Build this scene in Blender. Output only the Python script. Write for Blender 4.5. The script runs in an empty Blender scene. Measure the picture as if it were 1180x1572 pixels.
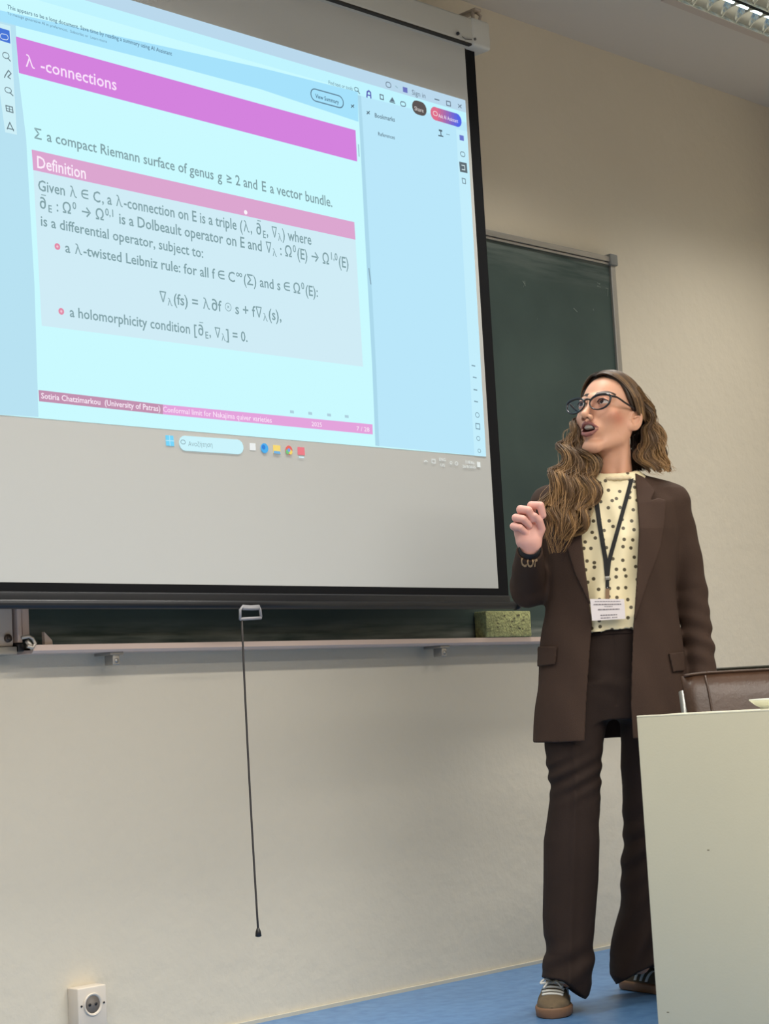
import bpy, bmesh, math, random
import numpy as np
from mathutils import Vector, Matrix

# ------------------------------------------------------------------ camera, light, exposure
SC = bpy.context.scene
COL = SC.collection
FPX, CX, CY = 2784.0, 590.0, 786.0
YAW, PITCH, ROLL = map(math.radians, (45.164, 6.283, 3.197))
CAMZ = 0.82
def cam_axes(y, p, r):
    f = np.array([math.sin(y)*math.cos(p), math.cos(y)*math.cos(p), math.sin(p)])
    r0 = np.array([math.cos(y), -math.sin(y), 0.0]); d0 = np.cross(f, r0)
    return np.array([math.cos(r)*r0+math.sin(r)*d0, -math.sin(r)*r0+math.cos(r)*d0, f])
CM = cam_axes(YAW, PITCH, ROLL)
CAMP = np.array([0, 0, CAMZ])
cd = bpy.data.cameras.new('camera'); cam = bpy.data.objects.new('camera', cd); COL.objects.link(cam)
cd.lens = FPX*36.0/1572.0; cd.sensor_width = 36.0; cd.clip_start = 0.05; cd.clip_end = 60
M4 = Matrix.Identity(4)
for i in range(3):
    M4[i][0] = CM[0][i]; M4[i][1] = -CM[1][i]; M4[i][2] = -CM[2][i]; M4[i][3] = CAMP[i]
cam.matrix_world = M4
SC.camera = cam
SC.view_settings.view_transform = 'Standard'; SC.view_settings.look = 'None'
SC.view_settings.exposure = 0.0; SC.view_settings.gamma = 1.0; SC.view_settings.use_curve_mapping = False
SC.cycles.use_denoising = True
SC.cycles.max_bounces = 8; SC.cycles.diffuse_bounces = 4; SC.cycles.transparent_max_bounces = 16
SC.cycles.caustics_reflective = False; SC.cycles.caustics_refractive = False

W_ = bpy.data.worlds.new('room_world'); SC.world = W_; W_.use_nodes = True
W_.node_tree.nodes['Background'].inputs[0].default_value = (0.70, 0.68, 0.66, 1)
W_.node_tree.nodes['Background'].inputs[1].default_value = 0.13

def area(name, loc, sx, sy, energy, col, spread, rot=(0, 0, 0)):
    l = bpy.data.lights.new(name, 'AREA'); l.shape = 'RECTANGLE'; l.size = sx; l.size_y = sy
    l.energy = energy; l.color = col; l.spread = math.radians(spread)
    o = bpy.data.objects.new(name, l); o.location = loc; o.rotation_euler = rot; COL.objects.link(o)
    return o
LW = (1.0, 0.96, 0.88)
CEIL = 3.163
# row of louvre lamps along the wall (the last of them is the one in the photo), and one row further out in the room
for x in (1.1, 2.65, 4.2, 5.75):
    area('lamp_light', (x, 3.18, 3.085), 1.2, 0.24, 11, LW, 104)
for y, e in ((0.75, 172), (-1.7, 260)):
    area('lamp_light', (1.7, y, 3.085), 7.4, 0.24, e, LW, 156)

# ------------------------------------------------------------------ pixel -> place
def ray(px, py):
    return np.array([(px-CX)/FPX, (py-CY)/FPX, 1.0]) @ CM
def on_y(px, py, Y):
    d = ray(px, py); return d*(Y/d[1]) + CAMP
def on_z(px, py, z):
    d = ray(px, py); return d*((z-CAMZ)/d[2]) + CAMP
WALL = 3.863

# ------------------------------------------------------------------ helpers
def lin(c):
    if isinstance(c, str):
        c = tuple(int(c[i:i+2], 16) for i in (0, 2, 4))
    c = [v/255.0 for v in c]
    return tuple(v/12.92 if v <= .04045 else ((v+.055)/1.055)**2.4 for v in c) + (1.0,)

def mat(name, col, rough=.6, metal=0.0, noise=0.0, nscale=20.0, bump=0.0, bscale=60.0, spec=.5, col2=None, attr=None, detail=4.0, sss=0.0):
    m = bpy.data.materials.new(name); m.use_nodes = True
    nt = m.node_tree; b = nt.nodes['Principled BSDF']
    b.inputs['Roughness'].default_value = rough; b.inputs['Metallic'].default_value = metal
    b.inputs['Specular IOR Level'].default_value = spec
    c = lin(col)
    b.inputs['Base Color'].default_value = c
    tc = nt.nodes.new('ShaderNodeTexCoord')
    if attr:
        a = nt.nodes.new('ShaderNodeAttribute'); a.attribute_name = attr
        nt.links.new(a.outputs['Color'], b.inputs['Base Color'])
    if noise > 0 or col2:
        n = nt.nodes.new('ShaderNodeTexNoise'); n.inputs['Scale'].default_value = nscale; n.inputs['Detail'].default_value = detail
        nt.links.new(tc.outputs['Object'], n.inputs['Vector'])
        r = nt.nodes.new('ShaderNodeMapRange'); r.inputs[1].default_value = .3; r.inputs[2].default_value = .7
        nt.links.new(n.outputs['Fac'], r.inputs[0])
        x = nt.nodes.new('ShaderNodeMix'); x.data_type = 'RGBA'
        c2 = lin(col2) if col2 else tuple(v*(1-noise) for v in c[:3]) + (1,)
        x.inputs[6].default_value = c; x.inputs[7].default_value = c2
        nt.links.new(r.outputs[0], x.inputs[0])
        if attr:
            x.blend_type = 'MULTIPLY'; x.inputs[7].default_value = (1-noise,)*3+(1,)
            nt.links.new(a.outputs['Color'], x.inputs[6])
        nt.links.new(x.outputs[2], b.inputs['Base Color'])
    if bump > 0:
        n2 = nt.nodes.new('ShaderNodeTexNoise'); n2.inputs['Scale'].default_value = bscale; n2.inputs['Detail'].default_value = 5
        nt.links.new(tc.outputs['Object'], n2.inputs['Vector'])
        bp = nt.nodes.new('ShaderNodeBump'); bp.inputs['Strength'].default_value = bump; bp.inputs['Distance'].default_value = .01
        nt.links.new(n2.outputs['Fac'], bp.inputs['Height']); nt.links.new(bp.outputs[0], b.inputs['Normal'])
    if sss > 0:
        b.inputs['Subsurface Weight'].default_value = sss
        b.inputs['Subsurface Radius'].default_value = (.010, .004, .002); b.inputs['Subsurface Scale'].default_value = 1.0
    return m
def emit(name, col, strength=1.0):
    m = bpy.data.materials.new(name); m.use_nodes = True; nt = m.node_tree
    b = nt.nodes['Principled BSDF']; b.inputs['Base Color'].default_value = (0, 0, 0, 1); b.inputs['Specular IOR Level'].default_value = 0
    b.inputs['Emission Color'].default_value = lin(col); b.inputs['Emission Strength'].default_value = strength
    return m

class MB:
    """collects shapes into one mesh"""
    def __init__(s): s.v = []; s.f = []; s.mi = []; s.sm = []
    def add(s, vs, fs, mi=0, smooth=False):
        o = len(s.v); s.v += [tuple(map(float, p)) for p in vs]
        for f in fs: s.f.append([o+i for i in f]); s.mi.append(mi); s.sm.append(smooth)
    def box(s, lo, hi, mi=0, bev=0.0):
        bm = bmesh.new(); bmesh.ops.create_cube(bm, size=1)
        lo = np.array(lo); hi = np.array(hi)
        for v in bm.verts: v.co = Vector((lo+hi)/2 + np.array(v.co)*(hi-lo))
        if bev > 0: bmesh.ops.bevel(bm, geom=bm.edges[:], offset=bev, segments=3, affect='EDGES', profile=.5)
        s.bm(bm, mi, bev > 0)
    def obox(s, c, ax, half, mi=0, bev=0.0):
        """oriented box: centre, three unit axes, half sizes"""
        bm = bmesh.new(); bmesh.ops.create_cube(bm, size=2)
        if True:
            for v in bm.verts: v.co = Vector([v.co[i]*half[i] for i in range(3)])
        if bev > 0: bmesh.ops.bevel(bm, geom=bm.edges[:], offset=bev, segments=3, affect='EDGES', profile=.5)
        A = np.array(ax).T; c = np.array(c)
        for v in bm.verts: v.co = Vector(c + A @ np.array(v.co))
        bmesh.ops.recalc_face_normals(bm, faces=bm.faces[:])
        s.bm(bm, mi, bev > 0)
    def bm(s, bm, mi=0, smooth=False):
        bm.verts.ensure_lookup_table(); bm.verts.index_update()
        s.add([v.co for v in bm.verts], [[v.index for v in f.verts] for f in bm.faces], mi, smooth); bm.free()
    def tube(s, pts, r, n=8, mi=0, closed=False, flat=None):
        pts = np.array(pts, float); k = len(pts)
        rs = np.full(k, r) if np.isscalar(r) else np.array(r, float)
        if closed: T = np.roll(pts, -1, 0)-np.roll(pts, 1, 0)
        else: T = np.gradient(pts, axis=0)
        T /= np.linalg.norm(T, axis=1)[:, None]+1e-12
        up = np.array([0, 0, 1.0]) if abs(T[0][2]) < .9 else np.array([0, 1.0, 0])
        vs = []; N = np.cross(T[0], up); N /= np.linalg.norm(N)
        for i in range(k):
            N = N - T[i]*(N @ T[i]); N /= np.linalg.norm(N)+1e-12; B = np.cross(T[i], N)
            for j in range(n):
                a = 2*math.pi*j/n; vs.append(pts[i]+rs[i]*(N*math.cos(a)+B*math.sin(a)))
        fs = []
        for i in range(k if closed else k-1):
            i2 = (i+1) % k
            for j in range(n): fs.append([i*n+j, i*n+(j+1) % n, i2*n+(j+1) % n, i2*n+j])
        if not closed: fs.append(list(range(n))[::-1]); fs.append([(k-1)*n+j for j in range(n)])
        s.add(vs, fs, mi, True)
    def ribbon(s, pts, wdir, w, nrm, th, mi=0):
        """flat strap with thickness along pts"""
        pts = np.array(pts, float); vs = []
        k = len(pts)
        for i in range(k):
            wd = np.array(wdir[i] if isinstance(wdir, list) else wdir, float); nd = np.array(nrm[i] if isinstance(nrm, list) else nrm, float)
            for a, b in ((-1, -1), (1, -1), (1, 1), (-1, 1)): vs.append(pts[i]+wd*w/2*a+nd*th/2*b)
        fs = [[0, 1, 2, 3][::-1], [4*(k-1)+j for j in range(4)]]
        for i in range(k-1):
            for j in range(4): fs.append([4*i+j, 4*i+(j+1) % 4, 4*i+4+(j+1) % 4, 4*i+4+j])
        s.add(vs, fs, mi)
    def cyl(s, a, b, r, n=20, mi=0, r2=None):
        s.tube([a, b], [r, r if r2 is None else r2], n, mi)
    def sphere(s, c, r, mi=0, seg=16, scale=(1, 1, 1)):
        bm = bmesh.new(); bmesh.ops.create_uvsphere(bm, u_segments=seg, v_segments=max(6, seg//2), radius=r)
        for v in bm.verts: v.co = Vector(np.array(c)+np.array(v.co)*np.array(scale))
        s.bm(bm, mi, True)
    def build(s, name, mats, parent=None, label=None):
        me = bpy.data.meshes.new(name); me.from_pydata(s.v, [], s.f)
        for m in (mats if isinstance(mats, (list, tuple)) else [mats]): me.materials.append(m)
        me.polygons.foreach_set('material_index', s.mi); me.polygons.foreach_set('use_smooth', s.sm); me.update()
        o = bpy.data.objects.new(name, me); COL.objects.link(o)
        if parent: o.parent = parent
        if label: o['label'] = label
        return o
def empty(name, loc=(0, 0, 0), rz=0.0):
    o = bpy.data.objects.new(name, None); COL.objects.link(o); o.location = loc; o.rotation_euler = (0, 0, rz); o.empty_display_size = .1
    return o
def tag(o, label, cat, group=None):
    o['label'] = label; o['category'] = cat
    if group: o['group'] = group
    return o
def struct(o): o['kind'] = 'structure'; return o
def local(mb, root):
    """shift a world-space MB into root's own frame (rotation about z only)"""
    c, s_ = math.cos(-root.rotation_euler.z), math.sin(-root.rotation_euler.z); L = np.array(root.location)
    out = []
    for p in mb.v:
        q = np.array(p)-L; out.append((c*q[0]-s_*q[1], s_*q[0]+c*q[1], q[2]))
    mb.v = out; return mb

# ------------------------------------------------------------------ the room
wall_mat = mat('warm_white_plaster', (215, 207, 190), .92, noise=.05, nscale=1.3, bump=.26, bscale=26, spec=.15)
ceil_mat = mat('matt_white_ceiling_paint', (205, 200, 192), .95, spec=.1)
floor_mat = mat('blue_linoleum', (74, 116, 166), .38, col2=(96, 138, 184), nscale=26, detail=8, spec=.4)
X0, X1, Y0 = -3.0, 6.26, -4.5
m = MB(); m.box((X0-.1, WALL, -.1), (X1+.1, WALL+.15, CEIL+.1)); struct(m.build('wall_front', wall_mat))
m = MB(); m.box((X1, Y0, -.1), (X1+.12, WALL, CEIL+.1)); struct(m.build('wall_right', wall_mat))
m = MB(); m.box((X0-.12, Y0, -.1), (X0, WALL, CEIL+.1)); struct(m.build('wall_left', wall_mat))
m = MB(); m.box((X0-.1, Y0, CEIL), (X1+.1, WALL+.15, CEIL+.12)); struct(m.build('ceiling', ceil_mat))
m = MB(); m.box((X0-.1, 1.75, -.1), (X1+.1, WALL+.15, 0)); struct(m.build('floor', floor_mat))
hall_mat = mat('pale_hall_floor', (166, 158, 150), .5, noise=.12, nscale=6)  # unseen rest of the floor, made pale to bounce light up the wall
m = MB(); m.box((X0-.1, Y0, -.1), (X1+.1, 1.75, 0)); struct(m.build('floor_hall', hall_mat))
# thin pale bead of sealant where linoleum meets the wall
m = MB(); m.box((X0, WALL-.008, 0), (X1, WALL, .010)); struct(m.build('baseboard_front', mat('pale_sealant', (196, 192, 178), .7)))
# ------------------------------------------------------------------ chalkboard
alu = mat('dull_aluminium', (168, 165, 160), .42, .75)
alu_w = mat('painted_pinkish_metal', (212, 190, 178), .5, .15)
dark_plastic = mat('black_plastic', (22, 22, 26), .4)
board_mat = mat('dark_green_chalk_surface', (46, 62, 60), .62, col2=(60, 76, 72), nscale=3.2, detail=6, spec=.35)
def board_dust():
    nt = board_mat.node_tree; b = nt.nodes['Principled BSDF']; base = b.inputs['Base Color'].links[0].from_socket
    tc = nt.nodes.new('ShaderNodeTexCoord'); sp = nt.nodes.new('ShaderNodeSeparateXYZ'); nt.links.new(tc.outputs['Object'], sp.inputs[0])
    mp = nt.nodes.new('ShaderNodeMapping'); mp.inputs['Scale'].default_value = (2.0, 1, 22); nt.links.new(tc.outputs['Object'], mp.inputs[0])
    n = nt.nodes.new('ShaderNodeTexNoise'); n.inputs['Scale'].default_value = 2.2; n.inputs['Detail'].default_value = 6; nt.links.new(mp.outputs[0], n.inputs['Vector'])
    prev = base
    for lo_, hi_, k in ((.055, .0, .75), (bt-bb-.13, bt-bb-.02, .45)):
        r = nt.nodes.new('ShaderNodeMapRange'); r.inputs[1].default_value = lo_; r.inputs[2].default_value = hi_; nt.links.new(sp.outputs[2], r.inputs[0])
        q = nt.nodes.new('ShaderNodeMapRange'); q.inputs[1].default_value = .35; q.inputs[2].default_value = .75; q.inputs[4].default_value = k; nt.links.new(n.outputs['Fac'], q.inputs[0])
        mu = nt.nodes.new('ShaderNodeMath'); mu.operation = 'MULTIPLY'; nt.links.new(r.outputs[0], mu.inputs[0]); nt.links.new(q.outputs[0], mu.inputs[1])
        x = nt.nodes.new('ShaderNodeMix'); x.data_type = 'RGBA'; x.inputs[7].default_value = lin((140, 146, 142)); nt.links.new(prev, x.inputs[6]); nt.links.new(mu.outputs[0], x.inputs[0]); prev = x.outputs[2]
    nt.links.new(prev, b.inputs['Base Color'])
chalk = mat('chalk_marks', (116, 128, 122), .95)
BY = WALL-.045                                   # board face
bl = on_y(46.5, 960, WALL-.05)[0]; br = on_y(938, 450, BY)[0]; bt = on_y(935, 402, BY)[2]; bb = 1.045
board_dust()
cb = empty('chalkboard', ((bl+br)/2, WALL, bb))
tag(cb, 'dark green chalkboard with grey metal frame on the wall behind the projection screen', 'chalkboard')
def cpart(mb, n, mt, par=cb, label=None): return local(mb, cb).build(n, mt, par, label)
m = MB(); m.box((bl, BY, bb-.02), (br, WALL-.012, bt)); surf = cpart(m, 'writing_surface', board_mat)
m = MB(); m.box((bl, BY-.012, bt-.004), (br+.004, WALL, bt+.016), bev=.003); m.box((bl, BY-.007, bt-.014), (br, BY+.002, bt-.006)); cpart(m, 'top_rail', alu)
m = MB(); m.box((br-.004, BY-.010, bb), (br+.022, WALL, bt+.004), bev=.003); cpart(m, 'side_rail', alu)
m = MB(); m.box((br-.012, BY-.018, bt-.016), (br+.030, WALL, bt+.026), bev=.006); cpart(m, 'corner_cap', mat('grey_corner_plastic', (120, 122, 120), .5))
# chalk tray: a shallow channel with a lip
m = MB()
tz = on_y(400, 996, WALL-.08)[2]
tl, tr = on_y(47, 1000, WALL-.08)[0], br+.02
prof = [(0, .0), (-.085, .0), (-.092, .006), (-.092, .020), (-.086, .020), (-.086, .007), (-.020, .010), (-.008, .03), (0, .03)]
vs = [(x, WALL+a, tz+b) for x in (tl, tr) for a, b in prof]; n = len(prof)
m.add(vs, [[i, (i+1) % n, n+(i+1) % n, n+i] for i in range(n)] + [list(range(n))[::-1], list(range(n, 2*n))]); tray = cpart(m, 'chalk_tray', alu_w)
m = MB(); m.box((br-.02, WALL-.094, tz-.002), (br+.026, WALL, tz+.034), bev=.004); cpart(m, 'tray_end_cap', mat('white_plastic_cap', (205, 205, 200), .5), tray)
for px in (179, 683):
    p = on_y(px, 1000, WALL-.07); m = MB()
    m.box((p[0]-.020, WALL-.07, tz-.008), (p[0]+.022, WALL, tz), bev=.001)
    m.box((p[0]-.011, WALL-.068, tz-.034), (p[0]+.011, WALL-.03, tz-.006), bev=.003)
    m.cyl((p[0], WALL-.070, tz-.022), (p[0], WALL-.062, tz-.022), .006, 12)
    cpart(m, 'tray_bracket', alu, tray)
# faint chalk strokes left on the board
m = MB()
for poly in ([(802, 431), (805, 436), (803, 441)], [(805, 431), (806, 439)], [(929, 442), (933, 443), (932, 455)], [(880, 473), (886, 479)], [(825, 489), (824, 491)], [(916, 434), (921, 436), (916, 439), (922, 441)], [(910, 474), (911, 477)]):
    m = MB(); m.ribbon([on_y(a, b, BY-.0006) for a, b in poly], (.7, 0, .7), .0026, (0, 1, 0), .0006); cpart(m, 'chalk_stroke', chalk, surf)
# the next, pale board section at the left edge of the picture, with its rails
PYB = WALL-.05
x_e = on_y(20, 960, PYB)[0]
wb = empty('pale_board', (x_e-.3, WALL, 1.0)); tag(wb, 'pale grey metal board panel with a bolt at the left edge beside the chalkboard', 'board')
m = MB(); zb = on_y(10, 993, PYB)[2]; m.box((x_e-.55, PYB, zb), (x_e, WALL, 2.2), bev=.004); local(m, wb).build('panel', mat('pale_enamel', (196, 184, 174), .4), wb)
m = MB(); m.box((x_e-.55, PYB-.012, zb-.020), (x_e+.002, WALL, zb), bev=.002); local(m, wb).build('bottom_rail', alu, wb)
p = on_y(11.5, 980, PYB); m = MB(); m.cyl(p, p-[0, .006, 0], .010, 16); m.cyl(p-[0, .006, 0], p-[0, .009, 0], .005, 8); local(m, wb).build('bolt', mat('dark_bolt_metal', (92, 80, 70), .5, .6), wb)
x_a, x_b = on_y(24, 960, PYB)[0], on_y(45.5, 960, PYB)[0]
sr = empty('slide_rail', ((x_a+x_b)/2, WALL, 1.0)); tag(sr, 'upright aluminium rail between the pale panel and the chalkboard', 'rail')
m = MB(); zt = on_y(30, 989, PYB)[2]
m.box((x_a, PYB-.008, zt), (x_a+(x_b-x_a)*.34, WALL, 2.35), bev=.003); m.box((x_a+(x_b-x_a)*.34, PYB+.012, zt), (x_a+(x_b-x_a)*.46, WALL, 2.35)); m.box((x_a+(x_b-x_a)*.46, PYB, zt+.02), (x_b, WALL-.006, 2.35), bev=.003)
local(m, sr).build('profile', alu_w, sr)
m = MB(); q = on_y(26, 995, PYB); m.box((q[0]-.006, PYB-.014, q[2]-.010), (q[0]+.013, WALL-.01, q[2]+.013), bev=.004); local(m, sr).build('stopper', dark_plastic, sr)
# hook and offcuts hanging over the tray end
m = MB(); q = on_y(46, 985, WALL-.09)
m.tube([on_y(a, b, WALL-.096) for a, b in ((33, 979), (44, 977), (50, 980), (54, 988), (50, 994), (42, 992))], .0045, 8)
m.tube([on_y(a, b, WALL-.09) for a, b in ((41, 984), (46, 990), (50, 996))], .006, 8)
cpart(m, 'tray_hook', mat('bent_wire_metal', (190, 182, 172), .4, .5), tray)
m = MB(); vs = [on_y(a, b, WALL-.08) for a, b in ((68, 970), (80, 983), (81, 990), (69, 990))]
m.add([tuple(v) for v in vs]+[tuple(v+np.array([0, .012, 0])) for v in vs], [[0, 1, 2, 3], [7, 6, 5, 4], [0, 4, 5, 1], [1, 5, 6, 2], [2, 6, 7, 3], [3, 7, 4, 0]])
tag(m.build('chalk_offcut', mat('pinkish_chalk', (190, 172, 160), .9)), 'small pointed pale offcut standing in the chalk tray by the rail', 'chalk')

# sponge on the tray
sp_mat = mat('yellow_green_sponge', (176, 178, 122), .95, col2=(132, 134, 94), nscale=85, detail=3, bump=.6, bscale=160)
SY = WALL-.098
a_ = on_y(748, 985, SY); b_ = on_y(817, 984, SY); c_ = on_y(800, 938, SY)
sponge = empty('board_sponge', ((a_[0]+b_[0])/2, SY+.03, tz+.021)); tag(sponge, 'yellow green speckled sponge block standing at the right end of the chalk tray', 'sponge')
m = MB(); m.box((a_[0], SY, tz+.021), (b_[0], BY-.003, c_[2]), bev=.004); sb_ = local(m, sponge).build('foam', sp_mat, sponge)
rnd = random.Random(5)
for i in range(12):
    m = MB()
    x = rnd.uniform(a_[0]+.05, b_[0]-.03); z = rnd.uniform(tz+.04, c_[2]-.01)
    m.box((x-.004, SY-.0006, z-.002), (x+.004, SY+.001, z+.002))
    local(m, sponge).build('dark_stain', mat('sponge_grime', (96, 92, 70), .95), sb_)

# ------------------------------------------------------------------ projection screen
SY_ = 3.663
fab = mat('white_screen_fabric', (196, 198, 196), .85, spec=.2)
blk = mat('black_screen_border', (13, 14, 18), .8, spec=.2)
bar_m = mat('satin_black_metal', (30, 32, 37), .38, .2)
hous = mat('grey_white_enamel', (190, 190, 184), .45)
xr_in = 4.158; xr_out = 4.158+.045
xl_in = 1.75; ztop = on_y(714, 75, SY_)[2]; zbot = on_y(500, 900, SY_)[2]
ps = empty('projection_screen', ((xl_in+xr_out)/2, SY_, zbot)); tag(ps, 'large white pull-down projection screen showing a slide, hanging before the chalkboard', 'screen')
def pp(mb, n, mt, par=None, label=None):
    return local(mb, ps).build(n, mt, par or ps, label)
m = MB(); m.box((xl_in, SY_, zbot), (xr_in, SY_+.0015, ztop+.03)); pp(m, 'fabric', fab)
m = MB(); m.box((xr_in, SY_-.0004, zbot-.05), (xr_out, SY_+.0018, ztop+.03)); m.box((xl_in-.05, SY_-.0004, zbot-.05), (xl_in, SY_+.0018, ztop+.03)); m.box((xl_in, SY_-.0004, zbot-.05), (xr_in, SY_+.0018, zbot)); pp(m, 'black_border', blk)
m = MB(); zb1 = on_y(400, 928, SY_)[2]
m.box((xl_in-.06, SY_-.006, zb1-.004), (xr_out+.002, SY_+.012, zb1+.030), bev=.005)
m.tube([(xl_in-.06, SY_+.002, zb1), (xr_out+.03, SY_+.002, zb1)], .0125, 14); pp(m, 'bottom_bar', bar_m)
m = MB()
m.tube([(xr_out+.03, SY_+.002, zb1), (xr_out+.045, SY_+.002, zb1)], .0145, 14); pp(m, 'bar_end_cap', dark_plastic)
# housing
hx1 = on_y(735, 60, SY_)[0]; hz0 = on_y(727, 78, SY_)[2]; hz1 = hz0+.088
m = MB(); m.box((xl_in-.1, SY_-.036, hz0), (hx1-.03, SY_+.05, hz1), bev=.010); ho = pp(m, 'housing', hous)
m = MB(); m.box((hx1-.075, SY_-.040, hz0-.003), (hx1+.012, SY_+.054, hz1+.003), bev=.010); cap = pp(m, 'end_cap', mat('pale_grey_plastic', (200, 200, 194), .5), ho)
m = MB(); m.box((xl_in-.1, SY_-.034, hz0-.003), (hx1-.075, SY_-.020, hz0+.003)); pp(m, 'slot_edge', mat('dark_slot', (40, 38, 36), .7), ho)
m = MB(); e = on_y(702.5, 51.5, SY_-.041); m.cyl(e+[0, .002, 0], e-[0, .003, 0], .0055, 14); e = on_y(729, 60, SY_-.041); m.cyl(e+[0, .002, 0], e-[0, .002, 0], .0045, 14, 1)
m.ribbon([on_y(a, b, SY_-.0415) for a, b in ((709, 56), (714, 60), (724, 61))], (0, 0, 1), .003, (0, 1, 0), .0015, 1)
pp(m, 'screw', [dark_plastic, mat('grey_screw', (110, 108, 104), .5, .3)], cap)
m = MB(); h0 = on_y(730, 38, SY_)
m.box((h0[0]-.016, SY_-.016, hz1+.042), (h0[0]+.014, WALL, hz1+.052), bev=.003)
m.tube([(h0[0]+.004, SY_, hz1+.045), (h0[0]+.012, SY_-.012, hz1+.03), (h0[0]+.010, SY_-.004, hz1+.008), (h0[0]-.004, SY_+.008, hz1+.002)], .005, 8)
m.tube([(h0[0]-.012, SY_, hz1+.045), (h0[0]-.010, SY_, hz1+.0)], .006, 8)
pp(m, 'wall_hook', mat('old_ivory_metal', (172, 160, 148), .5), ho)
# pull handle and cord
m = MB(); HY = SY_-.012
m.tube([on_y(a, b, HY) for a, b in ((368.5, 951), (368.5, 936), (373, 930.5), (385, 931.5), (397, 930.5), (399, 936), (400.5, 947.5))], .0038, 8)
m.tube([on_y(a, b, HY) for a, b in ((372, 933.5), (385, 934), (397, 933.5))], .0055, 8)
m.tube([on_y(a, b, HY) for a, b in ((368, 950.5), (385, 949.5), (400.5, 948.5))], .0042, 8); ph = pp(m, 'pull_handle', mat('grey_handle_plastic', (150, 150, 154), .45))
m = MB(); p0 = on_y(371, 951, HY); p1 = np.array([p0[0]+.006, HY, on_y(393, 1428, HY)[2]]); pm = (p0+p1)/2+np.array([-.006, 0, 0])
cp = [p0*(1-t)**2+2*t*(1-t)*pm+p1*t*t for t in np.linspace(0, 1, 16)]
m.tube(cp, .0028, 8); cord = pp(m, 'pull_cord', mat('dark_grey_cord', (66, 62, 60), .8), ph)
m = MB(); m.tube([p1+[0, 0, .006], p1+[0, 0, -.004], p1+[0, 0, -.016], p1+[0, 0, -.018]], [.003, .007, .0085, .004], 12); pp(m, 'cord_end', dark_plastic, cord)

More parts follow.
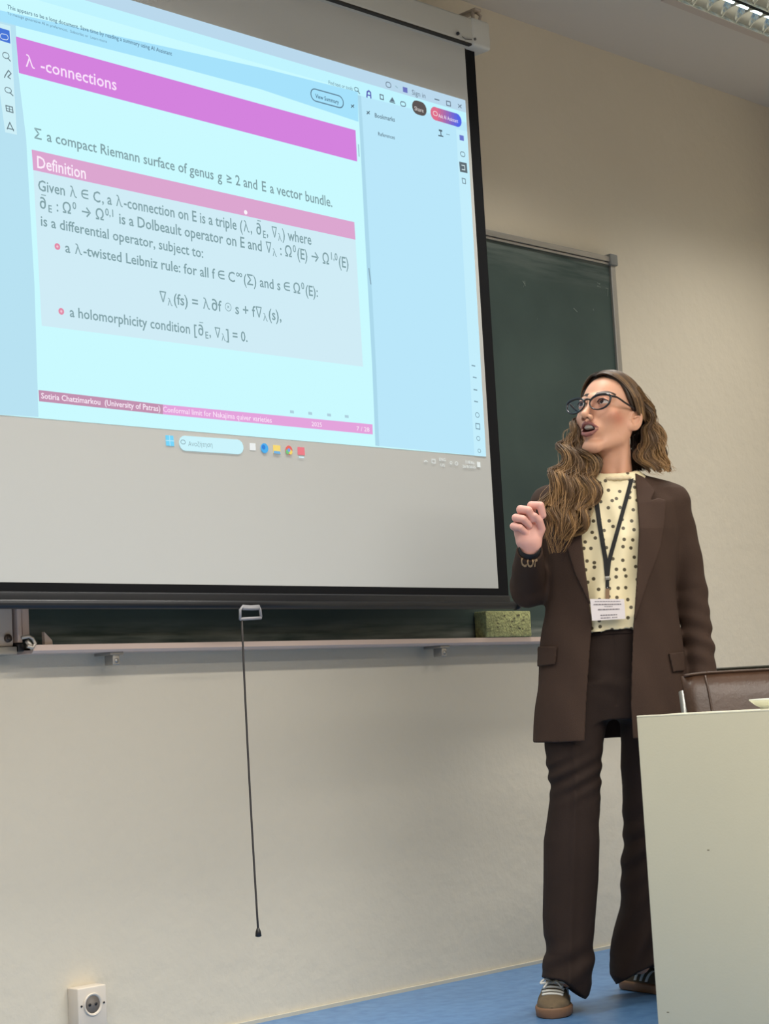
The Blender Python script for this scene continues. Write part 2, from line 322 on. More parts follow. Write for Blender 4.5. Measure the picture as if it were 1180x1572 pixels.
# --- the projected picture: thin lit shapes on the fabric ----------------------------------
EM = {}
def em(c):
    k = tuple(c)
    if k not in EM: EM[k] = emit('projected_light_%d_%d_%d' % k, k)
    return EM[k]
def S(px, py, k=1): return on_y(px, py, SY_-.0006*k-.0006)
class Lit(MB):
    def __init__(s): super().__init__(); s.ms = []
    def m_(s, c):
        k = em(c)
        if k not in s.ms: s.ms.append(k)
        return s.ms.index(k)
    def poly(s, pts, c, k=1): s.add([S(a, b, k) for a, b in pts], [list(range(len(pts)))], s.m_(c))
    def pill(s, p0, p1, hpx, c, k=2, n=8):
        """rounded bar from p0 to p1 (left and right ends of its axis), height in px"""
        a = S(*p0, k); b = S(*p1, k); u = (b-a)/np.linalg.norm(b-a); r = np.linalg.norm(S(p0[0], p0[1]+hpx/2, k)-S(p0[0], p0[1]-hpx/2, k))/2; w = np.cross(u, [0, 1, 0])
        pts = [a+r*(-u*math.sin(t)+w*math.cos(t)) for t in np.linspace(0, math.pi, n)]+[b+r*(u*math.sin(t)-w*math.cos(t)) for t in np.linspace(0, math.pi, n)]
        s.add(pts, [list(range(len(pts)))], s.m_(c))
    def ring(s, p0, p1, hpx, c, w=.0022, k=3):
        a = S(*p0, k); b = S(*p1, k); u = (b-a)/max(np.linalg.norm(b-a), 1e-9); r = np.linalg.norm(S(p0[0], p0[1]+hpx/2, k)-S(p0[0], p0[1]-hpx/2, k))/2; v = np.cross(u, [0, 1, 0])
        def lp(r): return [a+r*(-u*math.sin(t)+v*math.cos(t)) for t in np.linspace(0, math.pi, 10)]+[b+r*(u*math.sin(t)-v*math.cos(t)) for t in np.linspace(0, math.pi, 10)]
        A, B = lp(r), lp(r-w); n = len(A)
        s.add(A+B, [[i, (i+1) % n, n+(i+1) % n, n+i] for i in range(n)], s.m_(c))
    def line(s, pts, c, wpx=1.5, k=3):
        w = wpx*.00195
        P = [S(a, b, k) for a, b in pts]
        for a, b in zip(P[:-1], P[1:]):
            u = (b-a)/np.linalg.norm(b-a); v = np.cross(u, [0, 1, 0])*w/2; e = u*w*.3
            s.add([a-v-e, b-v+e, b+v+e, a+v-e], [[0, 1, 2, 3]], s.m_(c))
    def disc(s, p, rpx, c, k=3, n=14):
        a = S(*p, k); r = rpx*.00195
        s.add([a+[r*math.cos(2*math.pi*i/n), 0, r*math.sin(2*math.pi*i/n)] for i in range(n)], [list(range(n))], s.m_(c))
    def text(s, segs, p0, p1, cap, c, k=3, bold=0.0):
        """segs: string, or list of (string, 'n'|'^'|'_') runs; the whole run is fitted between p0 and p1 (px along its baseline)"""
        if isinstance(segs, str): segs = [(segs, 'n')]
        x = 0.0; V = []; F = []
        hold = None
        import re as _re
        runs = [(q, md) for st, md in segs for q in ([st] if not st else [z for z in _re.split('([λ∇])', st) if z])]
        for st, mode in runs:
            if mode == 'ret': hold = x; continue
            sc, dy = {'n': (1, 0), '^': (.68, .36), '_': (.68, -.16), '-': (1, .80), 'o': (.40, .22)}[mode]
            if mode == '-':                         # a bar over the last letter
                o = len(V); w = .42
                V += [(x-w-.08, .86), (x-.12, .86), (x-.12, .92), (x-w-.08, .92)]; F.append([o, o+1, o+2, o+3]); continue
            if mode == '^' : hold0 = x
            cu = bpy.data.curves.new('txt', 'FONT'); cu.body = st; cu.resolution_u = 2; cu.offset = 0.0 if st in 'λ∇' else bold
            ob = bpy.data.objects.new('txt', cu); COL.objects.link(ob)
            dg = bpy.context.evaluated_depsgraph_get(); me = bpy.data.meshes.new_from_object(ob.evaluated_get(dg))
            co = [v.co for v in me.vertices]
            cu.body = st+'|'; dg.update(); me2 = bpy.data.meshes.new_from_object(ob.evaluated_get(dg)); adv = max([v.co.x for v in me2.vertices])-.10 if len(me2.vertices) else .3
            o = len(V); V += [(x+q.x*sc, q.y*sc+dy) for q in co]; F += [[o+i for i in p.vertices] for p in me.polygons]
            x += adv*sc
            bpy.data.objects.remove(ob); bpy.data.curves.remove(cu); bpy.data.meshes.remove(me); bpy.data.meshes.remove(me2)
        a = S(*p0, k); b = S(*p1, k); L = np.linalg.norm(b-a); u = (b-a)/L
        xm = max(v[0] for v in V); sx = L/xm
        h = np.linalg.norm(S(p0[0], p0[1]-cap, k)-a)/.727; h1 = np.linalg.norm(S(p1[0], p1[1]-cap, k)-b)/.727
        P = [a+u*(q[0]*sx)+np.array([0, 0, 1])*(q[1]*(h+(h1-h)*q[0]/xm)) for q in V]
        s.add(P, F, s.m_(c))
    def done(s, n, par): 
        o = local(s, ps).build(n, s.ms, par); return o
PAGE = (202, 250, 255); INK = (132, 162, 168); UI = (84, 104, 116); WHT = (246, 248, 252)
L0 = Lit()
L0.poly([(-40, -72), (714, 154), (746, 701), (-40, 633.5)], PAGE, 0); pic = L0.done('projected_picture', ps)
def lit(name, fn):
    """one lit mark of the picture as an object of its own"""
    l = Lit(); fn(l); return l.done(name, pic)
def lit_text(*a, name='text_line', **k): return lit(name, lambda l: l.text(*a, **k))
lit('title_bar', lambda l: l.poly([(-40, -72), (714, 154), (715, 173), (-40, -50)], (186, 216, 236)))
lit('tool_bar', lambda l: l.poly([(-40, -50), (714.5, 173), (715.5, 190), (549, 146), (549, 141), (-40, -28)], (192, 244, 255)))
lit('notice_band', lambda l: l.poly([(-40, 7), (400, 104), (549, 141), (550, 187), (400, 137), (262, 100), (-40, 23)], (166, 226, 252)))
lit('side_margin', lambda l: l.poly([(-40, 20), (24, 38), (28, 112), (40, 212), (53, 440), (59, 640), (-40, 634)], (184, 226, 242)))
lit('side_toolbar', lambda l: l.poly([(0, 36), (16, 40), (26, 207), (8, 203), (-2, 130)], (206, 240, 248), 2))
G = (112, 132, 140)
def ic(fn): return lit('toolbar_icon', fn)
ic(lambda l: (l.poly([(-2, 42), (14.5, 47), (16, 67), (0, 62)], (72, 118, 216), 3), l.ring((4, 56), (9, 57), 9, (220, 236, 250), .0016, 4)))
ic(lambda l: (l.ring((8, 85), (10, 85.5), 10, G), l.line([(12, 89), (16, 94)], G)))
ic(lambda l: l.line([(7, 119), (8, 116), (13, 108), (17, 113), (12, 118), (16, 121)], G))
ic(lambda l: (l.ring((11, 138), (14, 139), 9, G), l.line([(15, 142), (20, 147)], G)))
ic(lambda l: (l.line([(9, 162), (19, 164.5), (20, 173), (10, 170), (9, 162)], G), l.line([(14, 163), (15, 172)], G, 1), l.line([(9, 166), (20, 169)], G, 1)))
ic(lambda l: (l.line([(11, 198), (15, 188), (21, 201)], G), l.line([(12, 197), (21, 199)], G)))
lit('bookmark_pane', lambda l: l.poly([(549, 146), (716, 188), (746, 701), (576, 684), (571, 560), (560, 360)], (186, 231, 250)))
lit('pane_divider', lambda l: l.poly([(549, 146), (554, 147), (566, 360), (577, 560), (582, 685), (576, 684), (571, 560), (560, 360)], (172, 217, 236), 2))
lit('pane_icon_strip', lambda l: l.poly([(700, 198), (717, 202), (746, 701), (728, 699)], (196, 238, 252), 2))
lit('pane_handle', lambda l: l.line([(566, 412), (569, 436)], (130, 160, 175), 2)); lit('scroll_handle', lambda l: l.line([(550, 222), (551, 240)], (130, 170, 185), 1.5))
lit('header_band', lambda l: l.poly([(24.4, 56), (545.5, 200), (548, 248), (29, 112)], (212, 130, 222), 2)); lit_text('λ -connections', (39, 102), (179, 139), 19, (250, 226, 252), 4, .010)
lit('definition_heading', lambda l: l.poly([(48.5, 229.5), (543.6, 341), (545.4, 368), (51, 261)], (220, 166, 208), 3)); lit('definition_panel', lambda l: l.poly([(51, 261), (545.4, 368), (557, 563), (64, 500)], (208, 236, 246), 2))
lit_text('Definition', (56, 257), (132, 275), 19, (252, 236, 250), 5, .012); lit('pointer_dot', lambda l: l.disc((377, 326), 3.2, (250, 246, 252), 5))
T_ = dict(k=5, bold=.012)
lit_text([('Σ', 'n'), (' a compact Riemann surface of genus ', 'n'), ('g', 'n'), (' ≥ 2 and ', 'n'), ('E', 'n'), (' a vector bundle.', 'n')], (52, 212), (510, 318), 16, INK, **T_)
lit_text([('Given ', 'n'), ('λ', 'n'), (' ∈ ', 'n'), ('C', 'n'), (', a ', 'n'), ('λ', 'n'), ('-connection on E is a triple (', 'n'), ('λ', 'n'), (', ', 'n'), ('∂', 'n'), ('', '-'), ('E', '_'), (', ', 'n'), ('∇', 'n'), ('λ', '_'), (') where', 'n')], (58, 292), (478, 376), 17, INK, **T_)
lit_text([('∂', 'n'), ('', '-'), ('E', '_'), (' : Ω', 'n'), ('0', '^'), (' → Ω', 'n'), ('0,1', '^'), (' is a Dolbeault operator on E and ', 'n'), ('∇', 'n'), ('λ', '_'), (' : Ω', 'n'), ('0', '^'), ('(E) → Ω', 'n'), ('1,0', '^'), ('(E)', 'n')], (60, 319), (535, 412), 17, INK, **T_)
lit_text('is a differential operator, subject to:', (62, 346), (312, 396), 16, INK, **T_)
for c in ((88, 378.5), (94, 478)): lit('bullet', lambda l: (l.disc(c, 4.4, (226, 142, 170), 5), l.disc(c, 1.6, (240, 200, 214), 6)))
lit_text([('a λ-twisted Leibniz rule: for all f ∈ C', 'n'), ('∞', '^'), ('(Σ) and s ∈ Ω', 'n'), ('0', '^'), ('(E):', 'n')], (100, 387), (488, 456), 16, INK, **T_)
lit_text([('∇', 'n'), ('λ', '_'), ('(fs) = λ∂f ', 'n'), ('⊗', 'o'), (' s + f∇', 'n'), ('λ', '_'), ('(s),', 'n')], (245, 463), (432, 493), 17, INK, **T_)
lit_text([('a holomorphicity condition [', 'n'), ('∂', 'n'), ('', '-'), ('E', '_'), (', ∇', 'n'), ('λ', '_'), ('] = 0.', 'n')], (107, 486), (380, 525), 16, INK, **T_)
lit('footer_band', lambda l: (l.poly([(59, 598.6), (250, 621), (250, 636), (60, 616)], (194, 146, 176), 3), l.poly([(250, 621), (571.5, 651.5), (572, 667), (250, 636)], (228, 164, 220), 3)))
lit_text('Sotiria Chatzimarkou  (University of Patras)', (63, 611.5), (246, 631.5), 9, (250, 236, 248), 5, .012); lit_text('Conformal limit for Nakajima quiver varieties', (250, 632), (417, 649), 8.5, (252, 230, 250), 5, .006)
lit_text('2025', (478, 654), (494, 655.5), 7, (252, 236, 250), 5); lit_text('7 / 28', (547, 661), (567, 663), 7, (252, 236, 250), 5)
for px in (446, 474, 503, 530): lit('navigation_mark', lambda l: l.line([(px, 632+(px-446)*.085), (px+4, 632.5+(px-446)*.085)], (176, 208, 222), 4))
lit_text('This appears to be a long document. Save time by reading a summary using AI Assistant', (11, 13), (264, 85.5), 6.5, (86, 118, 140), 4, .008)
lit_text('To manage generative AI in preferences,  Subscribe or  Learn more', (11, 22), (164, 66), 4.5, (104, 138, 158), 4)
lit('summary_button', lambda l: (l.ring((484, 146), (520, 156), 20, (96, 126, 146), .0035), l.text('View Summary', (484, 150), (520, 160), 6.5, (64, 92, 116), 4, .01)))
ic(lambda l: (l.line([(539, 161), (543, 165)], UI, 1.5), l.line([(543, 161), (539, 165)], UI, 1.5)))
lit_text('Find text or tools', (504, 129), (541, 139), 6, (100, 126, 142), 4); ic(lambda l: (l.ring((546, 137), (548, 137.6), 6.5, UI), l.line([(549, 139.5), (552, 144)], UI)))
c_ = (100, 116, 132)
ic(lambda l: l.ring((595, 130), (597, 130.5), 9, c_, .0025)); ic(lambda l: l.line([(607, 132), (610, 135)], (140, 176, 190), 1.5)); ic(lambda l: l.poly([(618, 133), (625, 135), (625.5, 143), (618.5, 141)], (108, 118, 190), 3)); lit_text('Sign in', (632, 145), (653, 151), 8, c_, 4)
lit('window_button', lambda l: l.line([(667, 152), (674, 154)], c_, 1.8)); lit('window_button', lambda l: l.line([(685, 155), (691, 156.5), (691.5, 163), (685.5, 161.5), (685, 155)], c_, 1.6)); lit('window_button', lambda l: (l.line([(703, 160), (708, 166)], c_, 1.5), l.line([(708, 161), (703.5, 165)], c_, 1.5)))
ic(lambda l: (l.line([(563, 149), (563.5, 141), (566, 139.5), (568.5, 142), (569, 150.5)], (92, 96, 180), 2.6), l.line([(563, 145.5), (569, 147)], (92, 96, 180), 2)))
ic(lambda l: l.line([(583, 145), (588, 146.4), (588.5, 153), (583.5, 151.7), (583, 145)], c_, 1.8)); ic(lambda l: (l.poly([(598, 155), (602, 149), (606, 157)], c_, 3), l.line([(598, 156), (606, 158.5)], c_, 1.6))); ic(lambda l: l.ring((617, 159.5), (620, 160), 8, c_, .003))
lit('share_button', lambda l: (l.pill((640, 165), (647, 167), 21, (92, 86, 84)), l.text('Share', (636, 169), (650, 173), 6.5, (224, 220, 216), 4)))
def assist(l):
    for i in range(8):
        t = i/8; c = tuple(int(a+(b-a)*t) for a, b in zip((222, 112, 140), (84, 104, 232)))
        x0, x1 = 668+i*33/8, 668+(i+1)*33/8; y = lambda x: 174.5+(x-668)*.30
        l.poly([(x0, y(x0)-10), (x1, y(x1)-10), (x1, y(x1)+10), (x0, y(x0)+10)], c, 2)
    l.pill((668, 174.5), (668.5, 174.65), 20.5, (222, 112, 140), 1.5); l.pill((700.5, 184.25), (701, 184.4), 20.5, (84, 104, 232), 1.5)
    l.text('Ask AI Assistant', (673, 180), (703, 189), 6, (244, 236, 250), 4); l.ring((667, 174), (669, 174.6), 7, (248, 230, 236), .002, 4)
lit('assistant_button', assist)
def pi(fn): return lit('pane_icon', fn)
lit_text('Bookmarks', (575, 180), (606, 187), 7, (86, 106, 120), 4, .01); lit_text('References', (580, 208), (606, 214), 6, (92, 114, 128), 4, .008); pi(lambda l: (l.line([(563, 171), (567, 175)], UI, 1.6), l.line([(567, 171), (563, 175)], UI, 1.6)))
pi(lambda l: (l.line([(674, 200), (678, 201)], UI, 3), l.line([(673, 208), (680, 209.5)], UI, 2), l.line([(676, 200), (677, 208)], UI, 2))); pi(lambda l: l.line([(685, 206), (690, 207)], (130, 160, 174), 1.2))
pi(lambda l: l.poly([(705, 207), (711.5, 208.5), (712, 216.5), (705.5, 215)], (108, 120, 204), 4)); pi(lambda l: l.ring((709, 236.5), (711, 237), 8, (110, 130, 142), .0026, 4)); pi(lambda l: (l.poly([(704.5, 248), (716, 250.5), (717.5, 266), (706, 263.5)], (96, 110, 118), 4), l.line([(708.5, 253.5), (713, 254.5), (713.5, 261), (709, 260)], (206, 224, 228), 1.5, 5)))
pi(lambda l: l.line([(709, 273.5), (714, 275), (714.5, 282), (710, 281), (709, 273.5)], (110, 130, 142), 1.5, 4))
for px, py in ((727, 562), (729, 580), (730, 599), (731, 617)): pi(lambda l: l.line([(px-3, py-1), (px+2, py)], (128, 158, 172), 2, 4))
pi(lambda l: l.ring((732, 637), (733, 637.2), 8, (120, 150, 165), .0022, 4)); pi(lambda l: l.line([(730, 650), (736, 651), (736.5, 659), (730.5, 658), (730, 650)], (120, 150, 165), 1.5, 4)); pi(lambda l: l.ring((733.5, 673), (734.5, 673.2), 7, (128, 158, 172), .002, 4)); pi(lambda l: l.ring((735, 692), (736, 692.2), 6, (128, 158, 172), .002, 4))
lit('search_field', lambda l: (l.pill((284, 680.5), (365, 686), 23, (204, 244, 252)), l.ring((280, 678.5), (282, 678.7), 7, (130, 160, 170), .0018), l.text('Αναζήτηση', (289, 684.5), (326, 686.5), 7, (140, 168, 176), 4)))
def tk(fn): return lit('taskbar_icon', fn)
tk(lambda l: (l.poly([(254, 668), (266, 669), (267.5, 685), (255, 684)], (120, 214, 250)), l.line([(260, 668.5), (261.3, 684.5)], (180, 232, 252), 1.2, 4), l.line([(254.5, 676), (267, 677)], (180, 232, 252), 1.2, 4))); tk(lambda l: l.poly([(383, 680), (392, 680.6), (392.5, 691.5), (383.5, 691)], (236, 240, 238))); tk(lambda l: (l.disc((406, 688), 7, (84, 176, 236)), l.disc((404.5, 686.5), 3.4, (60, 132, 216), 4)))
tk(lambda l: (l.poly([(419, 683), (430, 684), (430.5, 697), (419.5, 696)], (248, 218, 120)), l.poly([(420, 692), (430, 693), (430.5, 697), (420, 696)], (120, 180, 226), 4)))
tk(lambda l: (l.disc((443.5, 691), 6.5, (232, 112, 104)), l.disc((441.5, 693.5), 3.6, (120, 200, 130), 4), l.disc((446, 694), 3.4, (246, 214, 110), 4), l.disc((443.5, 691), 2.6, (120, 160, 236), 5)))
tk(lambda l: (l.poly([(456.5, 686), (467, 687), (468, 699), (457, 698)], (236, 128, 138)), l.line([(459, 701.5), (466, 702)], (210, 240, 248), 2)))
c2_ = (224, 228, 224)
tk(lambda l: l.line([(651, 708.5), (654, 707), (656, 709)], c2_, 1.5)); tk(lambda l: l.line([(663, 705), (668, 705.5), (668, 711), (663, 710.5), (663, 705)], c2_, 1.3)); lit_text('ENG', (674, 707.5), (684, 708.2), 5, c2_, 3, .01); lit_text('US', (676, 716), (683, 716.5), 5, c2_, 3); tk(lambda l: l.ring((692, 710.5), (692.5, 710.5), 5, c2_, .002)); tk(lambda l: l.ring((700, 711.5), (701, 711.5), 6, c2_, .0022))
lit_text('11:48 π.μ.', (714, 711.5), (729, 712.5), 5, c2_, 3, .01); lit_text('26/9/2025', (710, 718), (730, 719.3), 4.5, c2_, 3, .01); tk(lambda l: l.poly([(732, 709), (737, 709.4), (737.5, 717.5), (732.5, 717)], (232, 236, 232), 3))

# ------------------------------------------------------------------ wall socket
s0 = on_y(119, 1518.5, WALL-.045); s1 = on_y(163, 1514, WALL-.045)
sw = s1[0]-s0[0]
so = empty('wall_socket', ((s0[0]+s1[0])/2, WALL, s0[2]-sw)); tag(so, 'white surface-mounted power socket low on the wall below the screen', 'socket')
ivory = mat('ivory_plastic', (214, 204, 190), .4)
m = MB(); m.box((s0[0], WALL-.045, s0[2]-sw*1.16), (s1[0], WALL, s0[2]), bev=.003); local(m, so).build('box', ivory, so)
cc = np.array([(s0[0]+s1[0])/2, WALL-.0455, s0[2]-sw*.5]); R = .0235
def ringm(m, c, r0, r1, y0, y1, n=32):
    vs = []
    for r, y in ((r0, y0), (r1, y1)): vs += [(c[0]+r*math.cos(2*math.pi*i/n), c[1]+y, c[2]+r*math.sin(2*math.pi*i/n)) for i in range(n)]
    m.add(vs, [[i, (i+1) % n, n+(i+1) % n, n+i] for i in range(n)], 0, True)
m = MB(); ringm(m, cc, R+.005, R+.003, -.0002, -.004); ringm(m, cc, R+.003, R, -.004, -.003); ringm(m, cc, R, R-.002, -.003, -.0005); local(m, so).build('rim', ivory, so)
m = MB(); m.cyl(cc+[0, -.0004, 0], cc+[0, .001, 0], R-.001, 32); local(m, so).build('recess', mat('shadowed_socket_plastic', (120, 112, 104), .5), so)  # flat disc, the shade of the recess is put into its darker colour
m = MB()
for dx in (-.0095, .0095): m.cyl(cc+[dx, -.0012, 0], cc+[dx, 0, 0], .0042, 12)
for dx in (-.034, .034): m.cyl(cc+[dx, -.0012, 0], cc+[dx, 0, 0], .0028, 10)
local(m, so).build('hole', dark_plastic, so)

# ------------------------------------------------------------------ louvre lamp on the ceiling
lx0, lx1 = 4.80, 6.10; ly1 = 3.352; ly0 = ly1-.30; lz = 3.10
la = empty('louvre_lamp', ((lx0+lx1)/2, (ly0+ly1)/2, CEIL)); tag(la, 'ceiling louvre lamp with bright tubes at the top right corner', 'lamp')
refl = mat('bright_reflector', (215, 220, 216), .18, .9); rail = mat('cream_lamp_edge', (186, 174, 164), .5)
m = MB(); m.box((lx0, ly1-.012, lz), (lx1, ly1, CEIL)); m.box((lx0, ly0, lz), (lx1, ly0+.012, CEIL)); m.box((lx0, ly0, lz), (lx0+.01, ly1, CEIL)); m.box((lx1-.01, ly0, lz), (lx1, ly1, CEIL)); m.box((lx0, ly0, CEIL-.006), (lx1, ly1, CEIL)); m.box((lx0, ly1-.03, lz-.003), (lx1, ly1+.004, lz+.002)); m.box((lx0, ly0-.004, lz-.003), (lx1, ly0+.03, lz+.002)); local(m, la).build('frame', rail, la)
# parabolic side reflectors
m = MB()
for s_, y_ in ((1, ly1-.03), (-1, ly0+.03), (1, (ly0+ly1)/2-.008), (-1, (ly0+ly1)/2+.008)):
    prof = [(y_-s_*.055*t*t, lz+.055*t) for t in np.linspace(0, 1, 8)]
    vs = [(x, a, b) for x in (lx0+.012, lx1-.012) for a, b in prof]; n = 8
    m.add(vs, [[i, i+1, n+i+1, n+i] for i in range(n-1)], 0, True)
local(m, la).build('reflector', refl, la)
k = 0; x = lx0+.05
while x < lx1-.03:
    m = MB()
    for ya, yb in ((ly0+.030, (ly0+ly1)/2-.008), ((ly0+ly1)/2+.008, ly1-.030)):
        yc = (ya+yb)/2; n = 9
        pts = [(ya+(yb-ya)*t, lz+.004+.024*math.sin(math.pi*t)**.8) for t in np.linspace(0, 1, n)]
        vs = [(x+dx, a, b) for dx in (-.002, .002) for a, b in pts]+[(x+dx*5, a, lz+.044) for dx in (-.002, .002) for a, b in pts]
        for q in range(n-1):
            m.add([vs[q], vs[q+1], vs[2*n+q+1], vs[2*n+q]], [[0, 1, 2, 3]]); m.add([vs[n+q], vs[n+q+1], vs[3*n+q+1], vs[3*n+q]], [[3, 2, 1, 0]]); m.add([vs[q], vs[q+1], vs[n+q+1], vs[n+q]], [[3, 2, 1, 0]])
    local(m, la).build('louvre_blade', refl, la); x += .0835
for y_ in (ly0+.082, ly1-.082):
    m = MB(); m.tube([(lx0+.04, y_, CEIL-.022), (lx1-.04, y_, CEIL-.022)], .008, 12); local(m, la).build('fluorescent_tube', emit('lit_tube', (236, 255, 246), 3.2), la)
# ------------------------------------------------------------------ desk panel, chairs, dish
DZ = .781
dA = on_z(976.8, 1098.9, DZ); dB = on_z(1180, 1088.7, DZ)
du = dB-dA; du[2] = 0; du /= np.linalg.norm(du)            # along the front, to the right
dn = np.array([-du[1], du[0], 0]);                          # into the desk, away from the camera
if dn @ CM[2] < 0: dn = -dn
DL = 1.3; DD = .24
dk = empty('desk', tuple(dA[:2]+du[:2]*DL/2+dn[:2]*DD/2)+(0,)); tag(dk, 'pale cream desk with a closed front panel in the foreground at the right', 'desk')
lam = mat('cream_laminate', (192, 188, 166), .5, noise=.03, nscale=3, bump=.03, bscale=200)
lam_edge = mat('cream_edge_band', (226, 222, 198), .5)
def db(m, a0, a1, b0, b1, z0, z1, bev=.001):
    c = dA+du*(a0+a1)/2+dn*(b0+b1)/2; c = np.array([c[0], c[1], (z0+z1)/2]); m.obox(c, (du, dn, (0, 0, 1)), ((a1-a0)/2, (b1-b0)/2, (z1-z0)/2), 0, bev)
m = MB(); db(m, 0, DL, 0, .018, .002, DZ-.0035); fp_ = local(m, dk).build('front_panel', lam, dk)
m = MB(); db(m, 0, DL, -.0005, .0185, DZ-.0035, DZ, .0008); local(m, dk).build('edge_strip', lam_edge, dk)
m = MB(); db(m, .001, DL, .0185, DD, DZ-.028, DZ-.001, .002); local(m, dk).build('desk_top', lam_edge, dk)
m = MB(); db(m, .003, .021, .0185, DD-.02, 0, DZ-.028); local(m, dk).build('side_panel', lam, dk)
m = MB(); db(m, DL-.02, DL, .0185, DD-.02, 0, DZ-.028); local(m, dk).build('side_panel', lam, dk)
for a, b in ((1087, 1305), (1025, 1554)):
    m = MB()
    d = ray(a, b); t = ((dA-CAMP) @ dn)/(d @ dn); q = CAMP+d*t
    m.obox(q, (du, dn, (0, 0, 1)), (.0025, .0006, .0010))
    local(m, dk).build('scuff', mat('dark_scuff', (120, 112, 92), .8), fp_)
# white dish lying on the desk top
def px_of(p):
    c = CM @ (np.array(p)-CAMP); return CX+FPX*c[0]/c[2]
dc = min((dA+du*t+dn*.075 for t in np.linspace(.1, .6, 400)), key=lambda p: abs(px_of(p)-1184)); dc[2] = DZ-.001
di = empty('white_dish', tuple(dc)); tag(di, 'small white dish on the desk top at the right edge', 'dish')
m = MB(); prof = [(.0, .004), (.022, .004), (.034, .010), (.044, .019), (.0465, .021), (.046, .0235), (.041, .021), (.030, .011), (.0, .008)]
n = 40; vs = []
for r, z in [(.0, .0), (.024, .0), (.024, .004)]+prof[1:]: vs += [(r*math.cos(2*math.pi*i/n), r*math.sin(2*math.pi*i/n), z) for i in range(n)]
kk = len(vs)//n
m.add(vs, [[j*n+i, j*n+(i+1) % n, (j+1)*n+(i+1) % n, (j+1)*n+i] for j in range(kk-1) for i in range(n)], 0, True)
m.build('bowl', mat('white_glaze', (226, 228, 214), .3), di)

leather = mat('brown_leather', (74, 52, 38), .38, noise=.25, nscale=9, bump=.12, bscale=90, spec=.5)
olive = mat('dark_olive_leather', (52, 50, 36), .5, noise=.2, nscale=9)
chrome = mat('brushed_chrome', (150, 150, 144), .38, .6)
def make_chair(name, lm, label, loc, rz, top):
    """sled chair facing local -y; local origin on the floor under the seat"""
    ch = empty(name, loc, rz); tag(ch, label, 'chair')
    w = .25
    def cushion(pts, n, bev, th):
        pass
    m = MB()
    # back cushion: gently arched slab, leaning back
    nx, nz = 17, 13; vs = []
    for side in (-1, 1):
        for j in range(nz):
            v = j/(nz-1)
            for i in range(nx):
                u = -1+2*i/(nx-1)
                x = u*w*(1.0-.10*(1-v)); z = .47+(top-.47)*v-.006*(abs(u)**8)
                edge = (1-abs(u)**6)*(1-abs(2*v-1)**8)
                y = .235+.10*v+.02*(1-u*u)*0+side*(.010+.024*edge) + (-.03*abs(u)**2 if True else 0)
                vs.append((x, y, z))
    fs = []; o = nx*nz
    for j in range(nz-1):
        for i in range(nx-1):
            a = j*nx+i; fs.append([a, a+1, a+nx+1, a+nx]); fs.append([o+a, o+a+nx, o+a+nx+1, o+a+1])
    for i in range(nx-1): fs.append([i, o+i, o+i+1, i+1]); a = (nz-1)*nx+i; fs.append([a, a+1, o+a+1, o+a])
    for j in range(nz-1): a = j*nx; fs.append([a, a+nx, o+a+nx, o+a]); a += nx-1; fs.append([a, o+a, o+a+nx, a+nx])
    m.add(vs, fs, 0, True); bk = m.build('backrest', lm, ch)
    m = MB()
    for s in (-1, 1):                                             # stitched seams
        m.tube([(s*w*.76*(1-.10*(1-v)), .235+.10*v-(.010+.024*(1-.76**6)*(1-abs(2*v-1)**8))-.03*.76**2-.001, .47+(top-.47)*v) for v in np.linspace(.02, .98, 20)], .0028, 6)
    m.tube([(u*w, .235+.10-.012-.03*u*u, top-.006*abs(u)**8) for u in np.linspace(-.98, .98, 21)], .004, 6)
    m.build('seam', lm, bk)
    m = MB(); m.box((-w, -.16, .40), (w, .25, .475), bev=.03); m.build('seat', lm, ch)
    for s in (-1, 1):
        m = MB(); x = s*(w+.012)
        m.tube([(x*.92, .35, top-.045), (x*.92, .305, .70), (x*.93, .26, .47), (x, .22, .38), (x, .26, .012), (x, .0, .012), (x, -.16, .012), (x, -.17, .20), (x, -.14, .38), (x*.96, 0, .39), (x, .22, .38)], .011, 10)
        m.build('frame', chrome, ch, 'chrome tube frame')
    m = MB(); m.tube([(-w-.012, .26, .012), (w+.012, .26, .012)], .011, 10); m.build('crossbar', chrome, ch); m = MB(); m.tube([(-w, 0, .385), (w, 0, .385)], .010, 10); m.build('crossbar', chrome, ch)
    return ch
hd = math.atan2(CM[2][1], CM[2][0]); fh = np.array([math.cos(hd), math.sin(hd), 0]); rh = np.array([fh[1], -fh[0], 0])
def at_fwd(px, fwd):           # floor point under a pixel column at a horizontal distance
    d = ray(px, 1069); return d*(fwd/(d @ fh))
cz = on_z(1, 1, 0)[2]
c1 = at_fwd(1243, 4.36); 
t1 = CAMZ+(1071-1039)/FPX*4.70
make_chair('leather_chair', leather, 'brown leather chair with chrome frame pulled up behind the cream desk', (c1[0], c1[1], 0), hd-math.pi/2+.02, t1)
c2 = at_fwd(1240, 5.02); t2 = CAMZ+(1064.5-1027.5)/FPX*5.35
make_chair('leather_chair', olive, 'dark olive chair, only its top showing beyond the brown leather chair', (c2[0], c2[1], 0), hd-math.pi/2+.03, t2)
